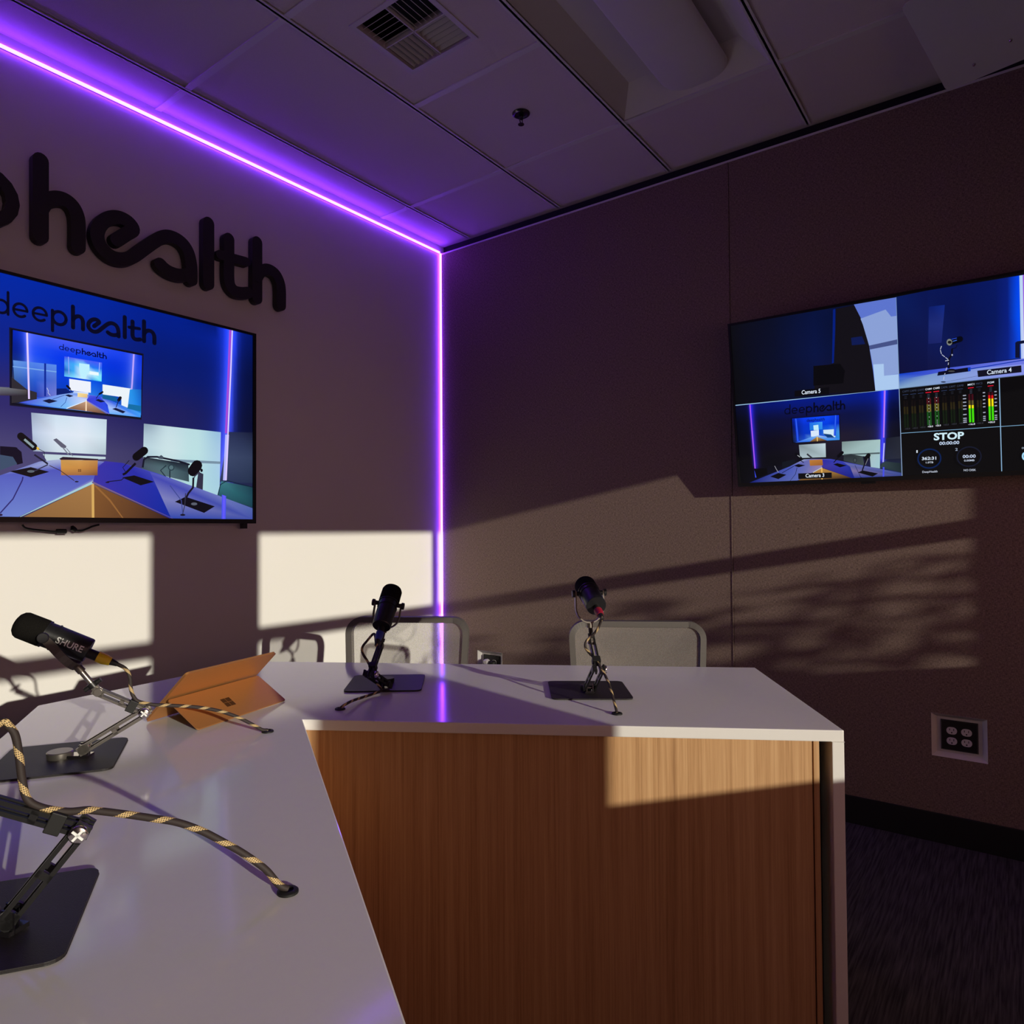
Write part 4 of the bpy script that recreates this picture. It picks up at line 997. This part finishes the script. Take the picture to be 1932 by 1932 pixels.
for x, y, name, on, lv in ((1130, 222, 'MIC1', 1, (.40, .52)), (1254, 208, 'MIC2', 0, None), (1428, 192, 'PGM', 1, (.02, .27))):
    meter(x, y, 0, name, on, on, 1); yt = y+130; tot = 425; cx = x+2; mc = .27
    if lv is None: segs = ((0, .25, (14,12,12)), (.25, .5, (40,34,18)), (.5, 1, (16,26,14)))
    elif name == 'MIC1': segs = ((0, .22, (62,14,24)), (.22, .39, (92,80,40)), (.39, .50, (240,225,20)), (.50, 1, (70,225,10)))
    else: segs = ((0, .11, (60,12,24)), (.11, .23, (215,20,20)), (.23, .50, (245,225,10)), (.50, 1, (70,225,10)))
    for a, b, c in segs:
        for s in (-1, 1):
            p.poly([(cx+s*23-16+a*14, yt+a*tot-3), (cx+s*23+14+a*14, yt+a*tot-6), (cx+s*23+14+b*14, yt+b*tot-6), (cx+s*23-16+b*14, yt+b*tot-3)], c)
    p.text('-16.0' if name == 'MIC1' else '+00.0', (x-36, y+594), (x+66, y+586), 26, (225,230,240) if on else (60,62,72), .014 if on else 0)
    if name != 'MIC1':
        for fx in (0, .12, .25, .38, .50, .70, .84, .91, .98): p.strip([(x+58+fx*6, yt+fx*tot-10), (x+92+fx*10, yt+fx*tot-14)], 15, (165,172,190))
for fx in (0, .12, .25, .38, .50, .70, .84, .91, .98): p.strip([(1012+fx*6, 370+fx*410), (1060+fx*12, 366+fx*410)], 15, (165,172,190))
p.text('STOP', (574,1040), (1030,1015), 104, (205,235,245), .032)
p.text('00:00:00', (658,1113), (958,1097), 48, (195,212,238), .02)
p.text('1', (312,1232), (332,1231), 40, (215,228,240)); p.text('2', (898,1200), (934,1198), 40, (165,180,205), .01)
p.ring(508, 1318, 182, 153, 22, (8, 32, 78), -6); p.ring(1106, 1288, 190, 155, 20, (20, 24, 42), -6)
p.text('362:31', (395,1340), (610,1332), 46, (215,228,245), .02); p.text('1.0TB', (455,1390), (566,1386), 26, (205,215,230), .014)
p.text('00:00', (1010,1310), (1204,1302), 46, (200,215,240), .015); p.text('0.00MB', (1030,1362), (1186,1356), 28, (195,205,225), .012)
p.text('DeepHealth', (402,1534), (630,1524), 30, (190,198,215), .012); p.text('NO DISK', (1024,1508), (1208,1502), 30, (190,198,215), .012)
p.ell(1935, 1282, 36, 58, (160,215,245)); p.ell(1942, 1282, 16, 34, (9,9,11)); p.text('O', (1898,1172), (1930,1171), 26, (170,185,205), .012)
p.build(tv2)

# cables dangling under the left television
def tvc(pts): return [on_y(x/6.9, 790+y/6.9, -.030) for x, y in pts]
kb = empty('power_cable', tuple(tvc([(500,1440)])[0]), 'black power cable with plug hanging under the left television', 'cable')
m = MB(); m.tube(smooth_path(tvc([(290,1380),(330,1420),(430,1442),(560,1455),(680,1468),(740,1466)]), 6), .0034, 8); m.build('cord', M['rubber'], kb)
m = MB(); m.tube(tvc([(735,1466),(860,1466)]), .0085, 8); m.build('connector', M['rubber'], kb)
kb = empty('video_cable', tuple(tvc([(1000,1450)])[0]), 'black video cable bent into a plug under the left television, right of the power cable', 'cable')
m = MB(); m.tube(smooth_path(tvc([(985,1452),(1060,1458),(1140,1430),(1210,1400),(1290,1380)]), 6), .0034, 8); m.build('cord', M['rubber'], kb)
m = MB(); m.tube(tvc([(935,1395),(950,1430),(985,1455)]), [.0045, .010, .008], 8); m.build('connector', M['rubber'], kb)

# ------------------------------------------------------------------ outlets recessed in the fabric wall
def outlet(name, label, cy, cz, plugs=False):
    root = empty(name, (0, cy, cz), label, 'outlet', 'recessed wall outlets')
    t = MB(); hw, hh, D = TW/2, TH/2, .022
    o1 = [(cy-hw, cz-hh), (cy+hw, cz-hh), (cy+hw, cz+hh), (cy-hw, cz+hh)]; iw, ih = hw-.016, hh-.014
    i1 = [(cy-iw, cz-ih), (cy+iw, cz-ih), (cy+iw, cz+ih), (cy-iw, cz+ih)]
    vs = [V((-.0015, *q)) for q in o1]+[V((D, *q)) for q in i1]+[V((.0285, *q)) for q in o1]
    t.add(vs, [(0,1,5,4),(1,2,6,5),(2,3,7,6),(3,0,4,7),(4,5,6,7),(8,9,1,0),(9,10,2,1),(10,11,3,2),(11,8,0,3)])
    t.build('tray', M['tray'], root)
    c = MB(); pw, ph = .058, .056
    c.add([V((D-.001, cy+s*pw, cz+q*ph)) for s, q in ((-1,-1),(1,-1),(1,1),(-1,1))]+[V((D-.010, cy+s*(pw-.004), cz+q*(ph-.004))) for s, q in ((-1,-1),(1,-1),(1,1),(-1,1))],
          [(4,5,6,7),(0,1,5,4),(1,2,6,5),(2,3,7,6),(3,0,4,7)])
    cv = c.build('cover_plate', M['cover'], root)
    for sy in (-1, 1):
        for sz in (-1, 1):
            r = MB(); yy, zz = cy+sy*.0228, cz+sz*.0190
            r.prism([V((D-.0101, yy+a, zz+b)) for a, b in rrect(.033, .0265, .0125)], (-.002, 0, 0)); rc = r.build('receptacle', M['recept'], root)
            s = MB()
            for dy, w, h in ((-.0063, .0011, .0040), (.0063, .0011, .0035)): s.box((D-.0124, yy+dy-w, zz+.0042-h), (D-.0119, yy+dy+w, zz+.0042+h))
            s.prism([V((D-.0119, yy+a*.0026, zz-.0068+b*.0026)) for a, b in [(cos(k*pi/6), sin(k*pi/6)) for k in range(12)]], (-.0005, 0, 0))
            s.build('slots', M['rubber'], rc)
    if plugs:
        m = MB(); m.lathe([(0, .0), (0, .016), (.018, .016), (.026, .010), (.026, 0)], V((D-.0125, cy+.0228, cz+.0190)), (-1, 0, 0), 18)
        tag(m.build('charger_plug', M['recept']), 'white plug in the outlet just above the table edge', 'plug')
        m = MB(); m.lathe([(0, .0), (0, .015), (.016, .015), (.024, .010), (.024, 0)], V((D-.0125, cy-.0228, cz+.0160)), (-1, 0, 0), 18)
        tag(m.build('power_plug', M['rubber']), 'black plug in the outlet just above the table edge', 'plug')
    return root
outlet('wall_outlet', 'recessed outlet between the two chairs, half hidden by the table edge', *OUT[0], plugs=True)
outlet('wall_outlet', 'recessed outlet with dark four socket cover right of the table', *OUT[1])

# ------------------------------------------------------------------ ceiling fittings
vent = empty('ceiling_vent', (VX, VY, HC), 'square four way slatted air vent in a ceiling tile', 'vent')
h = VS/2; m = MB()
for lo, hi in (((VX-h-.018, VY-h-.018), (VX+h+.018, VY-h)), ((VX-h-.018, VY+h), (VX+h+.018, VY+h+.018)), ((VX-h-.018, VY-h), (VX-h, VY+h)), ((VX+h, VY-h), (VX+h+.018, VY+h))):
    m.box((*lo, HC+.002), (*hi, HC+.0062))
m.build('frame', M['vent'], vent)
m = MB(); m.box((VX-h, VY-h, HC+.11), (VX+h, VY+h, HC+.115))
for s in (-1, 1):
    m.box((VX+s*h-.001, VY-h, HC+.0305), (VX+s*h+.001, VY+h, HC+.11)); m.box((VX-h, VY+s*h-.001, HC+.0305), (VX+h, VY+s*h+.001, HC+.11))
m.build('duct_box', M['duct'], vent)
def slats(x0, x1, y0, y1, along, tilt):
    m = MB(); n = 6
    for k in range(n):
        f = (k+.5)/n
        if along == 'x': c = V(((x0+x1)/2, y0+(y1-y0)*f, HC+.016)); ax = V(((x1-x0)/2, 0, 0)); w = V((0, sin(tilt), cos(tilt)))
        else: c = V((x0+(x1-x0)*f, (y0+y1)/2, HC+.016)); ax = V((0, (y1-y0)/2, 0)); w = V((sin(tilt), 0, cos(tilt)))
        m.obox(c, ax, w*.0076, ax.normalized().cross(w)*.0007)
    return m
q = radians(45)
slats(VX-h, VX, VY, VY+h, 'y', q).build('slat_bank', M['vent'], vent)
slats(VX-h, VX, VY-h, VY, 'x', q).build('slat_bank', M['vent'], vent)
slats(VX, VX+h, VY-h, VY, 'y', -q).build('slat_bank', M['vent'], vent)
slats(VX, VX+h, VY, VY+h, 'x', -q).build('slat_bank', M['vent'], vent)
m = MB(); m.box((VX-h, VY-.002, HC+.005), (VX+h, VY+.002, HC+.030)); m.box((VX-.002, VY-h, HC+.005), (VX+.002, VY+h, HC+.030)); m.build('divider', M['vent'], vent)

spr = empty('fire_sprinkler', (-.785, -1.131, HC), 'small dark fire sprinkler in a ceiling tile beside the air vent', 'sprinkler')
c0 = V((-.785, -1.131, HC+.0062))
m = MB(); m.lathe([(0, 0), (0, .036), (.003, .036), (.008, .028), (.008, .024), (.004, .021), (.004, 0)], c0, (0, 0, -1), 32); m.build('escutcheon', M['bronze'], spr)
m = MB(); m.lathe([(.002, .0), (.002, .010), (.022, .010), (.022, .0)], c0, (0, 0, -1), 16)
for s in (-1, 1): m.tube([c0+V((s*.008, 0, -.022)), c0+V((s*.009, 0, -.034)), c0+V((0, 0, -.044))], .0022, 6)
m.build('body', M['bronze'], spr)
m = MB(); m.lathe([(.044, 0), (.044, .0125), (.0462, .0125), (.0462, 0)], c0, (0, 0, -1), 18); m.build('deflector_disc', M['bronze'], spr)

tro = empty('ceiling_light', ((LX0+LX1)/2, (LY0+LY1)/2, HC), 'unlit recessed ceiling light with long rounded centre diffuser', 'ceiling light')
a = .014; x0, x1, y0, y1 = LX0+a, LX1-a, LY0+a, LY1-a; m = MB()
dpt = .075; ins = .11
o4 = [(x0,y0),(x1,y0),(x1,y1),(x0,y1)]; i4 = [(x0+ins,y0+.075),(x1-ins,y0+.075),(x1-ins,y1-.075),(x0+ins,y1-.075)]
m.add([V((*p_, HC+.005)) for p_ in o4]+[V((*p_, HC+dpt)) for p_ in i4]+[V((*p_, HC+dpt+.01)) for p_ in o4],
      [(0,1,5,4),(1,2,6,5),(2,3,7,6),(3,0,4,7),(4,5,6,7),(8,9,10,11),(0,1,9,8),(1,2,10,9),(2,3,11,10),(3,0,8,11)])
m.build('housing', M['troffer'], tro)
# diffuser basket: a shallow half round trough with rounded ends
ym = -1.768; hwid = .126; xr0, xr1 = x0+.03, x1+.004
m = MB(); LW = xr1-xr0; ringp = rrect(LW, 2*hwid, .095, 8); nr = len(ringp); NL = 12; g = []
for l in range(NL):
    f = 1-(l/NL)**1.5
    for x, y in ringp:
        sx_ = max(0, abs(x)-(LW/2-hwid)); x2 = math.copysign(min(abs(x), LW/2-hwid)+sx_*f, x) if l else x
        g.append(V(((xr0+xr1)/2+x2, ym+y*f, HC+.034-.030*sqrt(max(0, 1-f**2.6)))))
for l in range(NL-1): m.add([], [])
fs = [(l*nr+i, l*nr+(i+1)%nr, (l+1)*nr+(i+1)%nr, (l+1)*nr+i) for l in range(NL-1) for i in range(nr)]
fs.append(tuple((NL-1)*nr+i for i in range(nr)))
m.add(g, fs, True)
m.build('diffuser', M['diffuser'], tro)

# glossy air deflector hanging below the ceiling at the upper right
d1, d2, d3 = on_z(1699, 12, 2.80), on_z(1786, 173, 2.70), on_z(1946, 72, 2.715)
e1v = (d2-d1); e2v = (d3-d2)
dn_ = e1v.cross(e2v).normalized(); dn_ = -dn_ if dn_.z > 0 else dn_
ux = e1v.normalized(); uy = (e2v-ux*e2v.dot(ux)).normalized()
DL = e1v.length; DW = .50
dfl = empty('air_deflector', tuple(d2), 'glossy white air deflector panel hung from the ceiling by the fabric wall', 'air deflector')
m = MB(); cd = d2-ux*DL/2+uy*DW/2
m.prism([cd+ux*x+uy*y for x, y in rrect(DL, DW, .022)], -dn_*.004); m.build('panel', M['deflector'], dfl, bevel=.001)
for px, py in ((1838, 121), (1907, 75)):
    s = on_plane(px, py, d2, dn_); m = MB(); m.lathe([(-.001, 0), (-.001, .0055), (.003, .0055), (.006, .0035), (.006, 0)], s, dn_, 16); m.build('screw', M['chrome'], dfl)
for f in (-.22, .22):
    m = MB(); s = cd-ux*(DL/2-.05)+uy*f*.8-dn_*.004; m.tube([s, V((s.x, s.y, HC+.009))], .004, 8); m.build('hanger_rod', M['chrome'], dfl)

# leafy shrub outside the window whose leaves dapple the sunlight on the fabric wall
shr = empty('garden_shrub', (-1.05, -5.75, 0), 'leafy shrub growing outside the window behind the camera', 'shrub')
rnd = random.Random(11); lf = MB(); tw = MB()
for k in range(26):
    bx, top = -1.05+rnd.uniform(-.38, .42), rnd.uniform(1.25, 1.66); lean = rnd.uniform(-.18, .18)
    b0_ = V((-1.05+rnd.uniform(-.12, .12), -5.75+rnd.uniform(-.1, .1), 0)); b1_ = V((bx+lean, -5.75+rnd.uniform(-.25, .25), top))
    pth = smooth_path([b0_, b0_*.5+b1_*.5+V((lean*.5, 0, .1)), b1_], 5); tw.tube(pth, .006, 5)
    for j in range(26):
        c_ = pth[min(len(pth)-1, int(rnd.uniform(.35, 1)*len(pth)))]+V((rnd.uniform(-.08, .08), rnd.uniform(-.08, .08), rnd.uniform(-.1, .05)))
        d_l = V((rnd.uniform(-1, 1), rnd.uniform(-1, 1), rnd.uniform(-1, .6))).normalized(); n_l = d_l.orthogonal().normalized(); l_ = rnd.uniform(.05, .10)
        lf.add([c_, c_+d_l*l_*.5+n_l*l_*.22, c_+d_l*l_, c_+d_l*l_*.5-n_l*l_*.22], [(0, 1, 2, 3)])
lf.build('foliage', M['leaf'], shr, auto=False); tw.build('stems', M['leaf'], shr)
st(MB().box((XW-.1, -9, -.06), (2, YS-.2, 0)).build('ground', M['leaf']))

# ------------------------------------------------------------------ light
sun = bpy.data.lights.new('sun', 'SUN'); sun.energy = 3.35; sun.angle = .0093; sun.color = (.975, .925, .765)
so = bpy.data.objects.new('sun', sun); COL.objects.link(so)
so.rotation_euler = V((SX, 1, SZ)).normalized().to_track_quat('-Z', 'Y').to_euler(); so.location = (-4, -9, 3)
w = bpy.data.worlds.new('world'); sc.world = w; w.use_nodes = True
bg = w.node_tree.nodes['Background']; bg.inputs[0].default_value = (1.0, .52, .45, 1); bg.inputs[1].default_value = 1.35

# ------------------------------------------------------------------ camera
cd_ = bpy.data.cameras.new('camera'); cam = bpy.data.objects.new('camera', cd_); COL.objects.link(cam)
R = Matrix((RT, UP, -FW)).transposed()
cam.matrix_world = Matrix.Translation(CAM) @ R.to_4x4()
cd_.sensor_width = 36; cd_.lens = F_PX/SIZE*36
cd_.shift_x = (SIZE/2-CX)/SIZE; cd_.shift_y = (CY-SIZE/2)/SIZE
cd_.clip_start = .02
sc.camera = cam
sc.view_settings.view_transform = 'Standard'; sc.view_settings.look = 'None'; sc.view_settings.gamma = 1; sc.view_settings.use_curve_mapping = False
sc.view_settings.exposure = 0
sc.cycles.max_bounces = 10; sc.cycles.diffuse_bounces = 6; sc.cycles.glossy_bounces = 4; sc.cycles.transparent_max_bounces = 16
sc.cycles.caustics_reflective = False; sc.cycles.sample_clamp_indirect = 6
